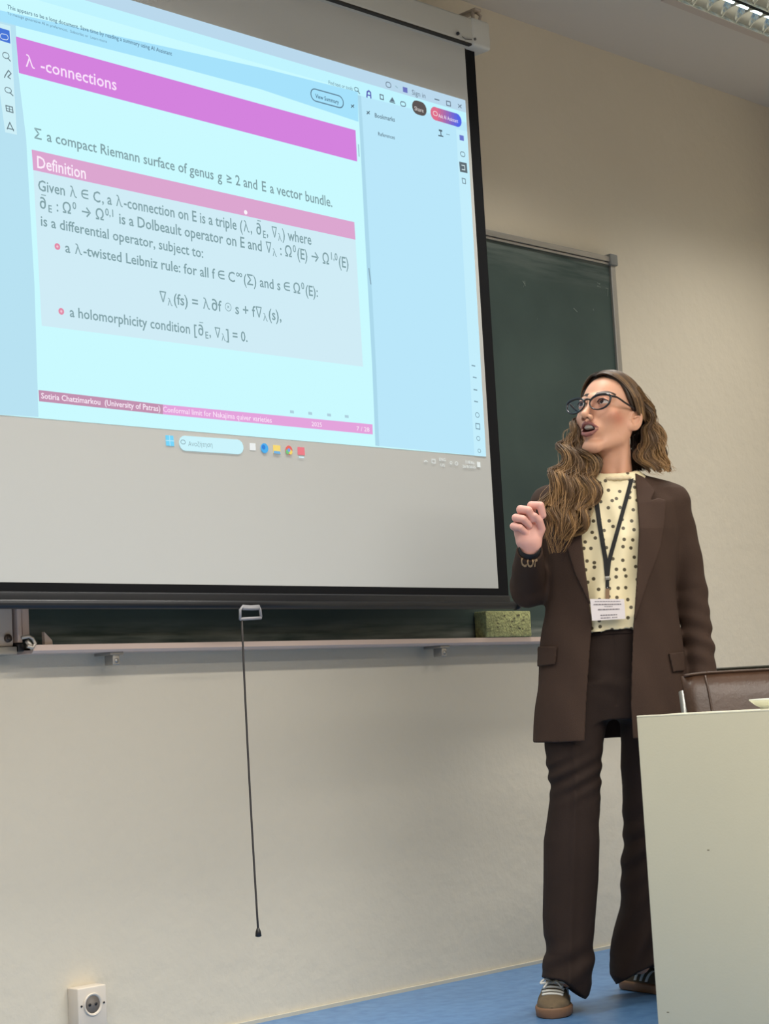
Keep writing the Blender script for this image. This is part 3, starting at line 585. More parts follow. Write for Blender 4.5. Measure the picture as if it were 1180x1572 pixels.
# ------------------------------------------------------------------ implicit shapes -> one smooth mesh
def rc(P, a, b, ra, rb):
    a = np.asarray(a, float); d = np.asarray(b, float)-a; t = np.clip(((P-a) @ d)/(d @ d), 0, 1)
    return np.linalg.norm(P-(a+t[:, None]*d), axis=1)-(ra+(rb-ra)*t)
def chain(P, pts, rs):
    f = rc(P, pts[0], pts[1], rs[0], rs[1])
    for i in range(1, len(pts)-1): f = np.minimum(f, rc(P, pts[i], pts[i+1], rs[i], rs[i+1]))
    return f
def ell(P, c, r):
    q = (P-np.asarray(c))/np.asarray(r); k0 = np.linalg.norm(q, axis=1)+1e-9; k1 = np.linalg.norm(q/np.asarray(r), axis=1)+1e-9
    return k0*(k0-1)/k1
def sph(P, c, r): return np.linalg.norm(P-np.asarray(c), axis=1)-r
def smin(a, b, k):
    h = np.clip(.5+.5*(b-a)/k, 0, 1); return b+(a-b)*h-k*h*(1-h)
def smax(a, b, k): return -smin(-a, -b, k)
def poly2(X, Z, pts):
    """signed distance to a polygon (negative inside)"""
    pts = np.asarray(pts, float); n = len(pts); d = np.full(X.shape, 1e9); s = np.ones(X.shape)
    for i in range(n):
        a, b = pts[i], pts[i-1]; ex, ez = b-a; wx, wz = X-a[0], Z-a[1]
        t = np.clip((wx*ex+wz*ez)/(ex*ex+ez*ez+1e-18), 0, 1); d = np.minimum(d, (wx-ex*t)**2+(wz-ez*t)**2)
        c1 = Z >= a[1]; c2 = Z < b[1]; c3 = ex*wz > ez*wx
        s = np.where((c1 & c2 & c3) | (~c1 & ~c2 & ~c3), -s, s)
    return s*np.sqrt(d)
def rows_prof(P, L, R, D, ex=2.3):
    """body with side outlines L, R [(x, z)], depth rows D [(z, y_front, y_back)]"""
    Z = P[:, 2]
    def ip(pts, k):
        q = np.array(sorted(pts, key=lambda t: t[k])); return q
    l = np.array(sorted([(z, x) for x, z in L])); r = np.array(sorted([(z, x) for x, z in R])); d = np.array(sorted(D))
    xl = np.interp(Z, l[:, 0], l[:, 1]); xr = np.interp(Z, r[:, 0], r[:, 1]); yf = np.interp(Z, d[:, 0], d[:, 1]); yb = np.interp(Z, d[:, 0], d[:, 2])
    a = (xr-xl)/2; b = (yb-yf)/2
    q = (np.abs((P[:, 0]-(xl+xr)/2)/a)**ex+np.abs((P[:, 1]-(yf+yb)/2)/b)**ex)**(1/ex)
    f = (q-1)*np.minimum(a, b)
    top = max(min(l[-1, 0], r[-1, 0]), -9); bot = min(l[0, 0], r[0, 0])
    return np.maximum(f, np.maximum(Z-top, bot-Z))
def grid_mesh(f, lo, hi, vox, cf=4):
    lo = np.asarray(lo, float); hi = np.asarray(hi, float)
    nc = np.ceil((hi-lo)/(vox*cf)).astype(int)+1
    ax = [lo[i]+(np.arange(nc[i])+.5)*vox*cf-.5*vox for i in range(3)]
    G = np.stack(np.meshgrid(*ax, indexing='ij'), -1).reshape(-1, 3)
    Fc = f(G).reshape(nc)
    band = np.abs(Fc) < vox*cf*1.6
    n = nc*cf
    F = np.repeat(np.repeat(np.repeat(Fc, cf, 0), cf, 1), cf, 2).astype(np.float32)
    I = np.argwhere(band)
    off = np.stack(np.meshgrid(*[np.arange(cf)]*3, indexing='ij'), -1).reshape(-1, 3)
    idx = (I[:, None, :]*cf+off[None]).reshape(-1, 3)
    for s in range(0, len(idx), 400000):
        q = idx[s:s+400000]; F[q[:, 0], q[:, 1], q[:, 2]] = f(lo+q*vox)
    S = F < 0
    # cells with a sign change
    c = np.zeros(tuple(n-1), np.int8)
    for dx in (0, 1):
        for dy in (0, 1):
            for dz in (0, 1): c += S[dx:n[0]-1+dx, dy:n[1]-1+dy, dz:n[2]-1+dz]
    A = np.argwhere((c > 0) & (c < 8))
    vid = np.full(tuple(n-1), -1, np.int64); vid[A[:, 0], A[:, 1], A[:, 2]] = np.arange(len(A))
    acc = np.zeros((len(A), 3)); cnt = np.zeros(len(A))
    for axis in range(3):
        o1, o2 = [i for i in range(3) if i != axis]
        for u in (0, 1):
            for v in (0, 1):
                p = np.zeros(3, int); p[o1] = u; p[o2] = v; q = p.copy(); q[axis] = 1
                a = F[A[:, 0]+p[0], A[:, 1]+p[1], A[:, 2]+p[2]]; b = F[A[:, 0]+q[0], A[:, 1]+q[1], A[:, 2]+q[2]]
                mk = (a < 0) != (b < 0); t = np.where(mk, a/(a-b+1e-20), 0)
                acc[mk] += p+(q-p)*t[mk][:, None]; cnt[mk] += 1
    V = lo+(A+acc/np.maximum(cnt, 1)[:, None])*vox
    faces = []
    for axis in range(3):
        o1, o2 = [(1, 2), (2, 0), (0, 1)][axis]
        sl = [slice(0, n[i]) for i in range(3)]; s2 = list(sl)
        sl[axis] = slice(0, n[axis]-1); s2[axis] = slice(1, n[axis])
        for k in (o1, o2): sl[k] = slice(1, n[k]-1); s2[k] = slice(1, n[k]-1)
        a, b = S[tuple(sl)], S[tuple(s2)]
        E = np.argwhere(a != b)
        if not len(E): continue
        neg = a[E[:, 0], E[:, 1], E[:, 2]]
        E = E.copy(); E[:, o1] += 1; E[:, o2] += 1
        def vv(d1, d2):
            q = E.copy(); q[:, o1] -= d1; q[:, o2] -= d2
            ok = (q[:, axis] < n[axis]-1); return vid[q[:, 0], q[:, 1], q[:, 2]]
        Q = np.stack([vv(1, 1), vv(0, 1), vv(0, 0), vv(1, 0)], 1)
        Q[~neg] = Q[~neg][:, ::-1]
        faces.append(Q[(Q >= 0).all(1)])
    Q = np.concatenate(faces)
    return V, Q
def relax(V, Q, it=1, lam=.5):
    for _ in range(it):
        acc = np.zeros_like(V); cnt = np.zeros(len(V))
        for a, b in ((0, 1), (1, 2), (2, 3), (3, 0)):
            for p, q in ((a, b), (b, a)):
                np.add.at(acc, Q[:, p], V[Q[:, q]]); np.add.at(cnt, Q[:, p], 1)
        V = V+lam*(acc/np.maximum(cnt, 1)[:, None]-V)
    return V
def sdf_obj(name, parts, mats, parent, colfun=None, label=None):
    """parts: [(V, Q)] joined into one mesh object"""
    vs = np.concatenate([p[0] for p in parts]); o = 0; qs = []
    for V, Q in parts: qs.append(Q+o); o += len(V)
    qs = np.concatenate(qs)
    me = bpy.data.meshes.new(name); me.vertices.add(len(vs)); me.vertices.foreach_set('co', vs.astype(np.float32).ravel())
    me.loops.add(len(qs)*4); me.loops.foreach_set('vertex_index', qs.astype(np.int32).ravel())
    me.polygons.add(len(qs)); me.polygons.foreach_set('loop_start', np.arange(0, len(qs)*4, 4, dtype=np.int32)); me.polygons.foreach_set('loop_total', np.full(len(qs), 4, np.int32))
    me.polygons.foreach_set('use_smooth', np.ones(len(qs), bool))
    for m in (mats if isinstance(mats, (list, tuple)) else [mats]): me.materials.append(m)
    me.update(calc_edges=True); me.validate()
    if colfun is not None:
        at = me.color_attributes.new('tint', 'FLOAT_COLOR', 'POINT'); c = np.ones((len(vs), 4), np.float32); c[:, :3] = colfun(vs); at.data.foreach_set('color', c.ravel())
    ob = bpy.data.objects.new(name, me); COL.objects.link(ob)
    if parent: ob.parent = parent
    if label: ob['label'] = label
    return ob
# ------------------------------------------------------------------ the speaker
# own frame: x to the right, y away from the camera, z up; origin on the floor under her
DP = 5.0
PO = fh*DP+rh*(DP*float((ray(900, 1069) @ rh)/(ray(900, 1069) @ fh)))
PRZ = math.atan2(rh[1], rh[0])
def W(px, py, dep=0.0):
    """point of her frame under a pixel, dep metres nearer than her middle plane"""
    d = ray(px, py); q = CAMP+d*((DP-dep)/(d @ fh))-PO
    return np.array([q @ rh, q @ fh, q[2]])
def W2(pts, dep=0.0): return [tuple(W(a, b, dep)[[0, 2]]) for a, b in pts]
def WZ(py, px=940): return W(px, py)[2]
def crm(pts, n):
    """smooth curve through points"""
    P = [np.array(p, float) for p in pts]; P = [2*P[0]-P[1]]+P+[2*P[-1]-P[-2]]; out = []
    m = len(P)-3
    for k in range(n):
        t = k/(n-1)*m; i = min(int(t), m-1); t -= i; a, b, c, d = P[i:i+4]
        out.append(.5*((2*b)+(-a+c)*t+(2*a-5*b+4*c-d)*t*t+(-a+3*b-3*c+d)*t**3))
    return np.array(out)

# ---- head pose
HS = 1.07
psi, pit, rol = math.radians(38), math.radians(16.2), math.radians(-1.5)
def rot(ax, a):
    return np.array(Matrix.Rotation(a, 3, ax))
# head axes: x her right, y forward, z up.  forward starts towards the camera (-y of her frame)
HR = rot('Z', math.pi-psi) @ rot('X', pit) @ rot('Y', rol)
HC = np.array([.115, 0, 1.605])
def toH(P): return ((P-HC) @ HR)/HS
def fromH(q): return HC+(HR @ (np.asarray(q, float)*HS).T).T

LIP_U = [(-.0240, .0815, -.0675), (-.012, .0935, -.0605), (-.004, .0975, -.0585), (0, .0978, -.0595), (.004, .0975, -.0585), (.012, .0935, -.0605), (.0240, .0815, -.0675)]
LIP_L = [(-.0235, .0800, -.0710), (-.012, .0895, -.0850), (0, .0920, -.0885), (.012, .0895, -.0850), (.0235, .0800, -.0710)]
def f_lips(q):
    u = chain(q, LIP_U, [.0018, .0044, .0050, .0046, .0050, .0044, .0018]); l = chain(q, LIP_L, [.0018, .0054, .0064, .0054, .0018])
    return u, l
def aper(q, s):
    dx = (q[:, 0]*s-.0315)/.0150; dz = (q[:, 2]-.0008-.0012*dx)/np.where(q[:, 2] > .0008, .0066, .0046)
    return (np.sqrt(dx*dx+dz*dz)-1)*.0055
def f_head(P):
    q = toH(P)
    f = ell(q, (0, -.012, .030), (.0705, .093, .082))
    f = smin(f, ell(q, (0, .020, -.030), (.0575, .064, .078)), .03)
    for s in (-1, 1):
        f = smin(f, chain(q, [(s*.055, -.004, -.040), (s*.046, .012, -.077), (s*.015, .060, -.112)], [.0125, .0125, .0115]), .026)
        f = smin(f, ell(q, (s*.037, .056, -.026), (.020, .017, .017)), .02)
        f = smin(f, rc(q, (s*.006, .0835, .016), (s*.042, .066, .020), .0085, .007), .014)
    f = smin(f, ell(q, (0, .065, -.111), (.016, .0135, .0135)), .02)
    f = smin(f, ell(q, (0, .0755, -.068), (.025, .014, .020)), .016)
    # eye sockets
    for s in (-1, 1):
        f = smax(f, -ell(q, (s*.031, .0985, .000), (.0175, .0125, .0115)), .012)
    # nose
    f = smin(f, chain(q, [(0, .0845, .010), (0, .096, -.014), (0, .1110, -.0385)], [.0065, .0068, .0082]), .009)
    f = smin(f, sph(q, (0, .1125, -.0415), .0086), .006)
    for s in (-1, 1):
        f = smin(f, ell(q, (s*.0108, .1005, -.0455), (.0068, .009, .007)), .005)
        f = smax(f, -ell(q, (s*.0062, .1060, -.0515), (.0032, .0052, .0045)), .002)
    f = smin(f, rc(q, (0, .1035, -.047), (0, .1085, -.0455), .0035, .004), .004)
    # lids
    for s in (-1, 1):
        ap = aper(q, s); ball = sph(q, (s*.031, .0735, .0008), .0143)
        lid = np.maximum(ball, -ap-.0002); f = smin(f, np.where(q[:, 1] > .07, lid, ball+.01), .0035)
        f = smin(f, chain(q, [(s*.014, .0845, .004), (s*.024, .0888, .0098), (s*.034, .0880, .0104), (s*.046, .0775, .003)], [.0010, .0016, .0018, .0014]), .0025)
        f = np.where(q[:, 1] > .066, smax(f, -np.maximum(sph(q, (s*.031, .0735, .0008), .0155), ap), .001), f)
    # lips and mouth
    u, l = f_lips(q)
    f = smin(f, u, .0035); f = smin(f, l, .0035)
    f = smax(f, -ell(q, (0, .094, -.0725), (.0185, .026, .0085)), .002)
    f = np.minimum(f, ell(q, (0, .0815, -.0640), (.0155, .0090, .0055)))            # upper teeth
    # philtrum and chin dimple
    f = smax(f, -rc(q, (0, .1015, -.051), (0, .1005, -.055), .002, .002), .004)
    # ears
    for s in (-1, 1):
        qe = q-np.array([s*.0735, -.010, -.018]); ca, sa = math.cos(-s*.42), math.sin(-s*.42)
        qe = np.stack([qe[:, 0]*ca-qe[:, 1]*sa, qe[:, 0]*sa+qe[:, 1]*ca, qe[:, 2]], 1)
        qe = np.stack([qe[:, 0], qe[:, 1]*.97+qe[:, 2]*.22, qe[:, 2]*.97-qe[:, 1]*.22], 1)
        e = ell(qe, (0, -.002, .002), (.0065, .0205, .0310)); e = smin(e, ell(qe, (0, .006, -.023), (.0055, .009, .0095)), .008)
        e = smax(e, -ell(qe, (s*.0065, .002, .004), (.0065, .0130, .0205)), .002)
        e = smin(e, chain(qe, [(s*.003, .012, -.008), (s*.003, .002, .008), (s*.003, -.006, .016)], [.0028, .0026, .002]), .003)
        e = smax(e, -sph(qe, (s*.006, .007, -.003), .0055), .002)
        f = smin(f, e, .005)
    return f*HS
NK = W(945, 742, .012)
SHL, SHR = W(842, 774, 0), W(1030, 774, 0)
def f_neck(P):
    a = fromH((0, -.012, -.040))
    f = rc(P, a, NK+np.array([0, .01, -.02]), .052, .050)
    # sternomastoid cords
    f = smin(f, rc(P, fromH((-.045, -.010, -.055)), NK+np.array([.012, -.040, -.01]), .009, .008), .02)
    f = smin(f, rc(P, fromH((.045, -.010, -.055)), NK+np.array([-.012, -.040, -.01]), .009, .008), .02)
    return f
def f_torso(P):
    f = ell(P, W(942, 850, 0), (.150, .088, .21)); f = smin(f, ell(P, W(942, 1000, 0), (.150, .095, .16)), .05)
    f = smin(f, rc(P, NK-[0, -.01, .03], SHL-[0, 0, .012], .045, .036), .03); f = smin(f, rc(P, NK-[0, -.01, .03], SHR-[0, 0, .012], .045, .036), .03)
    f = smin(f, chain(P, [SHL-[0, 0, .012], W(812, 902, 0), W(811.5, 862, .10)], [.034, .030, .022]), .03)
    f = smin(f, chain(P, [SHR-[0, 0, .012], W(1060, 905, -.03), W(1076, 1026, .015)], [.034, .030, .022]), .03)
    f = smin(f, chain(P, [W(902, 1060, 0), W(882, 1270, .022), W(870, 1500, .042)], [.06, .038, .028]), .03)
    f = smin(f, chain(P, [W(986, 1060, -.02), W(986, 1180, -.06), W(986, 1270, -.095), W(982, 1480, -.125)], [.050, .042, .038, .028]), .03)
    return f
def f_headneck(P): return smin(f_head(P), f_neck(P), .022)

# ---- right hand: loosely closed, palm to the camera
HD = .185
def hp(px, py, d=0.0): return W(px, py, HD+d)
wrist0, palm0 = hp(812, 844.5, -.012), hp(809, 812, -.004)
FING = [  # knuckle, middle joint, end joint, tip, radius
    ([hp(815, 796, -.022), hp(815.5, 776, .004), hp(829, 776, .020), hp(833, 791, .016)], [.0118, .0116, .0106, .0094]),
    ([hp(806, 799, -.020), hp(799, 782, .010), hp(811, 783.5, .028), hp(818, 797, .016)], [.0120, .0118, .0108, .0096]),
    ([hp(800, 805, -.018), hp(791.5, 795, .012), hp(803, 797, .029), hp(812, 807, .015)], [.0115, .0112, .0102, .0092]),
    ([hp(797, 814, -.016), hp(788, 808, .010), hp(798, 810, .025), hp(807, 818, .012)], [.0105, .0102, .0092, .0082])]
THUMB = ([hp(822, 830, -.006), hp(831, 812, .004), hp(828, 800, .016), hp(821, 792, .024)], [.0135, .0110, .0098, .0080])
def f_hand(P):
    f = chain(P, [W(811.5, 858, .118), wrist0, hp(811, 832, -.006)], [.022, .0240, .0265])
    f = smin(f, rc(P, hp(818, 830, -.004), hp(815, 802, -.014), .021, .016), .014)
    f = smin(f, rc(P, hp(804, 830, -.006), hp(801, 812, -.010), .021, .017), .014)
    f = smin(f, ell(P, hp(809, 815, -.008), (.034, .018, .032)), .012)
    for pts, rs in FING: f = smin(f, chain(P, pts, rs), .0035)
    f = smin(f, rc(P, hp(820, 838, -.002), THUMB[0][0], .016, .0135), .012)
    f = smin(f, chain(P, *THUMB), .004)
    return f
# ---- left hand hanging, relaxed
LHW = W(1078, 1040, .015)
def f_lhand(P):
    o = LHW; f = rc(P, o+[0, 0, .05], o-[0, 0, .01], .022, .023)
    f = smin(f, ell(P, o-[-.002, .004, .055], (.016, .036, .045)), .012)
    for i, (dy, ln) in enumerate(((-.030, .062), (-.010, .072), (.010, .066), (.028, .052))):
        a = o+[.002, dy, -.088]; b = a+[-.006, dy*.1, -ln*.45]; c = b+[-.018, 0, -ln*.42]
        f = smin(f, chain(P, [a, b, c], [.0095, .0088, .0075]), .004)
    f = smin(f, chain(P, [o+[0, -.028, -.03], o+[-.008, -.048, -.062], o+[-.018, -.050, -.095]], [.012, .0105, .0085]), .006)
    return f
skinC = np.array(lin((218, 166, 138))[:3])
def body_col(V):
    q = toH(V); c = np.tile(skinC, (len(V), 1))
    def mixin(mask, col, k=1.0):
        m = np.clip(mask, 0, 1)[:, None]*k; c[:] = c*(1-m)+np.array(lin(col)[:3])*m
    front = q[:, 1] > .03
    for s in (-1, 1):                       # make-up on the cheek, lids
        mixin(np.exp(-(((q[:, 0]-s*.052)/.020)**2+((q[:, 2]+.030)/.018)**2+((q[:, 1]-.045)/.03)**2)), (190, 96, 78), .55)
        mixin(np.exp(-(((q[:, 0]-s*.031)/.016)**2+((q[:, 2]-.009)/.006)**2+((q[:, 1]-.082)/.012)**2)), (150, 100, 88), .5)
        # brow
        t = np.clip((q[:, 0]*s-.012)/.038, 0, 1); zb = .0242+.0100*np.sin(t*2.2)-.003*t; th = .0078*(1-.5*t)
        mixin(((1-np.abs(q[:, 2]-zb)/th)*2.2)*((q[:, 0]*s > .0105) & (q[:, 0]*s < .051) & (q[:, 1] > .045)), (44, 32, 28))
    u, l = f_lips(q)
    mixin((.0012-np.minimum(u, l))/.0010*(q[:, 1] > .07), (146, 94, 88))
    mo = ell(q, (0, .094, -.0725), (.0195, .026, .0095)); inside = (mo < .0006) & (np.minimum(u, l) > -.0028) & (q[:, 1] < .0905) & (q[:, 1] > .055) & (np.abs(q[:, 0]) < .02)
    mixin(inside.astype(float), (70, 30, 30))
    te = ell(q, (0, .0815, -.0640), (.0155, .0090, .0055)); mixin((np.abs(te) < .0009).astype(float)*(q[:, 1] > .07), (232, 224, 210))
    for s in (-1, 1): mixin((.0012-ell(q, (s*.0062, .1060, -.0515), (.0032, .0052, .0045)))/.0012*(q[:, 1] > .09), (92, 52, 44), .85)
    hd_ = np.linalg.norm(V-palm0, axis=1); mixin((.12-hd_)/.03, (226, 172, 160))
    return c
skin = mat('skin', (226, 182, 158), .48, attr='tint', bump=.03, bscale=300, sss=.12, spec=.4)
pr = empty('person_placeholder')
bpy.data.objects.remove(pr)
VX = 1.0
zn = NK[2]
def clipz(f, z0=None, z1=None):
    def g(P):
        v = f(P)
        if z0 is not None: v = np.maximum(v, z0-P[:, 2])
        if z1 is not None: v = np.maximum(v, P[:, 2]-z1)
        return v
    return g
p1 = grid_mesh(clipz(f_headneck, zn-.02), HC-[.13, .15, .24], HC+[.13, .15, .17], .0014*VX)
fbody = lambda P: smin(smin(f_torso(P), f_neck(P), .02), np.minimum(f_hand(P)+.002, f_lhand(P)), .006)
def fb2(P):
    return np.maximum(fbody(P), np.maximum(P[:, 2]-zn+.012, .02-P[:, 2]))
lo = np.array([W(780, 900)[0]-.06, -.30, 0]); hi = np.array([W(1100, 900)[0]+.06, .22, zn+.03])
hand_c = hp(811, 812)
hbox_lo, hbox_hi = hand_c-[.075, .075, .105], hand_c+[.075, .06, .075]
def fb3(P):      # the coarse body gives way to the fine hand above the wrist
    return np.maximum(fb2(P), -np.max(np.abs((P-(hand_c+[0, 0, .03]))/np.array([.08, .11, .115]))-1, axis=1)*-.08 if False else fb2(P))
def body_c(P):
    f = fb2(P); k = rc(P, hp(811, 838, 0), hp(811, 770, 0), .052, .06); return np.maximum(f, -k)
p2 = grid_mesh(body_c, lo, hi, .006)
p3 = grid_mesh(f_hand, hbox_lo, hbox_hi, .0014*VX)
person = sdf_obj('person', [p1, p2, p3], skin, None, body_col)
person.location = PO; person.rotation_euler = (0, 0, PRZ)
tag(person, 'woman in a brown trouser suit and glasses, one fist raised, looking at the screen', 'person')

# ---- eyes
white = mat('eye_white', (226, 220, 214), .15); iris = mat('dark_brown_iris', (52, 34, 26), .1); pupil = mat('pupil', (10, 8, 8), .08)
for s in (-1, 1):
    m = MB(); c = np.array([s*.031, .0735, .0008]); gz = np.array([.10, .95, .12]); gz /= np.linalg.norm(gz)
    u = np.cross(gz, [0, 0, 1]); u /= np.linalg.norm(u); w = np.cross(u, gz); n = 24; R = .0127
    angs = [0, .14, .22, .23, .34, .45, .47, .7, 1.0, 1.4, 1.9, 2.5, math.pi]
    vs = []
    for a in angs:
        for k in range(n):
            t = 2*math.pi*k/n; vs.append(fromH(c+R*(gz*math.cos(a)+(u*math.cos(t)+w*math.sin(t))*math.sin(a))))
    for j in range(len(angs)-1):
        mi = 2 if angs[j] < .22 else (1 if angs[j] < .46 else 0)
        m.add(vs[j*n:(j+2)*n], [[k, (k+1) % n, n+(k+1) % n, n+k] for k in range(n)], mi, True)
    m.build('eye', [white, iris, pupil], person)
    m = MB()
    lash = crm([(s*.0165, .0850, .0012), (s*.022, .0880, .0056), (s*.031, .0892, .0080), (s*.040, .0860, .0066), (s*.0475, .0785, .0022)], 14)
    m.tube(fromH(lash), np.array([.0005]+[.0013]*12+[.0006]), 6)
    m.build('eyelash', mat('black_mascara', (20, 16, 16), .6) if s < 0 else bpy.data.materials['black_mascara'], person)

# ---- glasses
gl_m = mat('black_acetate', (20, 19, 24), .22, spec=.6)
gm = bpy.data.materials.new('spectacle_lens'); gm.use_nodes = True; nt = gm.node_tree; nt.nodes.clear()
o_ = nt.nodes.new('ShaderNodeOutputMaterial'); tr_ = nt.nodes.new('ShaderNodeBsdfTransparent'); gg = nt.nodes.new('ShaderNodeBsdfGlossy'); mx = nt.nodes.new('ShaderNodeMixShader')
tr_.inputs[0].default_value = (.95, .94, .98, 1); gg.inputs[0].default_value = (.8, .85, 1, 1); gg.inputs[1].default_value = .03
fz = nt.nodes.new('ShaderNodeFresnel'); fz.inputs[0].default_value = 1.22
nt.links.new(fz.outputs[0], mx.inputs[0]); nt.links.new(tr_.outputs[0], mx.inputs[1]); nt.links.new(gg.outputs[0], mx.inputs[2]); nt.links.new(mx.outputs[0], o_.inputs[0])
GY = .1055
def lens_pt(s, a, k=1.0):
    x = .0290*k*math.cos(a); z = (.0195 if math.sin(a) > 0 else .0215)*k*math.sin(a)
    if math.cos(a) > 0: z += .0065*math.cos(a)**2*(1 if math.sin(a) > -.2 else .3)*k      # upswept outer corner
    xx = .0365+x
    return (s*xx, GY-.16*max(0, xx-.012)**1*.55-.8*max(0, xx-.03)**2, z-.0075-s*xx*.03)
glo = None
m = MB()
for s in (-1, 1):
    P = [lens_pt(s, 2*math.pi*i/44) for i in range(44)]; rr = [.0022+.0016*max(0, math.sin(2*math.pi*i/44)) + .0008*max(0, math.cos(2*math.pi*i/44)) for i in range(44)]
    m.tube(fromH(P), np.array(rr), 8, 0, True)
m.tube(fromH(crm([(-.0105, GY, -.001), (-.005, GY+.003, .0025), (.005, GY+.003, .0020), (.0105, GY, -.002)], 10)), .0025, 8)
gf = m.build('glasses_frame', gl_m, person)
for s in (-1, 1):
    m = MB(); P = [lens_pt(s, 2*math.pi*i/44, .98) for i in range(44)]
    m.add([fromH(p) for p in P], [list(range(44))]); m.build('lens', gm, gf)
    m = MB(); e = lens_pt(s, .42)
    m.tube(fromH(crm([(e[0], e[1], e[2]), (s*.0715, .080, .010), (s*.0755, .045, .008), (s*.0765, .0, .009), (s*.0765, -.016, .006), (s*.074, -.030, -.012)], 22)), np.array([.0034]*4+[.0026]*14+[.0028]*4), 8); m.build('temple', gl_m, gf)

# ---- blazer -----------------------------------------------------------------------------
suit = mat('brown_suiting', (68, 51, 42), .8, noise=.14, nscale=5, bump=.12, bscale=420, spec=.25)
suit_dk = mat('brown_suiting_lapel', (71, 53, 44), .75, noise=.10, nscale=5, bump=.12, bscale=420, spec=.25)
BL = [(905, 735), (862, 742), (836, 752), (828, 770), (831, 800), (834, 830), (837, 870), (838, 905), (835, 950), (829, 1000), (824, 1040), (820.5, 1080), (817, 1142), (816, 1150)]
BR = [(985, 730), (1016, 740), (1040, 750), (1048, 770), (1044, 800), (1040, 830), (1036, 870), (1036, 905), (1040, 950), (1045, 1000), (1050, 1050), (1054, 1095), (1057, 1140), (1058, 1150)]
BLw, BRw = W2(BL), W2(BR)
BD = [(WZ(1150), -.135, .125), (WZ(1050), -.132, .125), (WZ(960), -.124, .108), (WZ(880), -.126, .105), (WZ(820), -.122, .110), (WZ(780), -.102, .105), (WZ(750), -.075, .085), (WZ(730), -.055, .07)]
SLR = [W(841, 777, 0), W(826, 835, -.012), W(812, 903, .0)]
FAR = [W(811, 904, .0), W(811, 872, .085), W(812.5, 848, .158)]
SLL = [W(1031, 778, 0), W(1046, 838, -.015), W(1060, 905, -.03), W(1068, 965, -.015), W(1078, 1040, .012), W(1080, 1060, .016)]
def wr(P, a, fr, ph=0): return np.sin(P[:, 2]*fr[2]+P[:, 0]*fr[0]+P[:, 1]*fr[1]+ph)*a
def f_sleeves(P):
    r = chain(P, SLR, [.048, .050, .0485]); r = smin(r, chain(P, FAR, [.0485, .044, .0365]), .02)
    r = r+wr(P, .0022, (60, 40, 95))*np.exp(-(np.linalg.norm(P-SLR[2], axis=1)/.09)**2)
    l = chain(P, SLL, [.050, .050, .0455, .0425, .0405, .0405])
    g = np.exp(-((P[:, 2]-WZ(985))/.10)**2); l = l+wr(P, .0030, (50, 20, 118), .6)*g+wr(P, .0015, (-30, 50, 70))
    return r, l
wdir = (FAR[2]-FAR[1])/np.linalg.norm(FAR[2]-FAR[1])
def f_jacket(P):
    t = rows_prof(P, BLw, BRw, BD, 2.35)
    t = t+wr(P, .0022, (38, 0, 7), 1.0)*np.clip((WZ(900)-P[:, 2])/.15, 0, 1)+wr(P, .0016, (55, 30, 24))
    t = smin(t, rc(P, W(905, 757, -.015), W(846, 770, -.005), .040, .044), .03); t = smin(t, rc(P, W(980, 752, -.015), W(1030, 769, -.005), .040, .044), .03)
    r, l = f_sleeves(P)
    # the left sleeve keeps a crease against the body
    t = smin(t, r, .022)
    return smin(t, l, .016)
OPEN = [(908, 720), (903, 745), (897, 780), (892.5, 826), (897, 870), (903, 915), (908.5, 957), (905, 1000), (900, 1060), (896, 1145), (896, 1170), (970.5, 1170), (970, 1140), (967, 1085), (968, 1030), (971.6, 957), (977, 880), (980, 817), (979, 747), (976, 720)]
OPENw = W2(OPEN, .115)
zh = np.array([W(816.6, 1141, .05), W(1057, 1129, .05)])
def hemz(P): return zh[0, 2]+(P[:, 0]-zh[0, 0])*(zh[1, 2]-zh[0, 2])/(zh[1, 0]-zh[0, 0])
ncen = W(944, 728, .01)
def f_blazer(P):
    o = f_jacket(P); f = np.maximum(o, -(o+.0058))
    op = poly2(P[:, 0], P[:, 2], OPENw)
    f = np.maximum(f, -np.maximum(op, P[:, 1]+.01))
    f = np.maximum(f, -rc(P, ncen+[0, 0, .10], ncen-[0, 0, .012], .062, .056))
    f = np.maximum(f, hemz(P)-P[:, 2])
    # cuffs
    d = (P-FAR[2]) @ wdir; f = np.maximum(f, np.where(np.linalg.norm(P-FAR[2], axis=1) < .09, d-.012, -1))
    f = np.maximum(f, np.where(P[:, 0] > W(1058, 1040)[0], W(1080, 1050)[2]-P[:, 2], -1))
    return f
jl, jh = np.array([W(770, 900)[0], -.26, WZ(1155)-.02]), np.array([W(1110, 900)[0], .17, WZ(715)])
V, Q = grid_mesh(f_blazer, jl, jh, .0032); V = relax(V, Q, 1, .4)
blz = sdf_obj('blazer', [(V, Q)], suit, person)
def raised(name, polypx, h, dep, mt, par, vox=.0026, under=.004, extra=None, lab=None):
    """a piece of cloth lying on the jacket, bounded by an outline"""
    pw = W2(polypx, dep); a = np.array(pw)
    def f(P):
        o = f_jacket(P); g = np.maximum(np.maximum(o-h, -(o+under)), np.maximum(poly2(P[:, 0], P[:, 2], pw), P[:, 1]+.005))
        return g if extra is None else np.maximum(g, extra(P))
    V, Q = grid_mesh(f, np.array([a[:, 0].min()-.01, -.20, a[:, 1].min()-.01]), np.array([a[:, 0].max()+.01, .03, a[:, 1].max()+.01]), vox)
    return sdf_obj(name, [(relax(V, Q, 1, .35), Q)], mt, par, None, lab)
raised('lapel', [(979, 722), (978.6, 747), (980, 817), (977, 880), (972, 955), (975.5, 947), (994, 893), (1014, 840), (1021.5, 797), (1024, 766), (1012, 763), (1000, 767), (1008, 752), (992, 728)], .0090, .115, suit_dk, blz, lab='right hand lapel with notch')
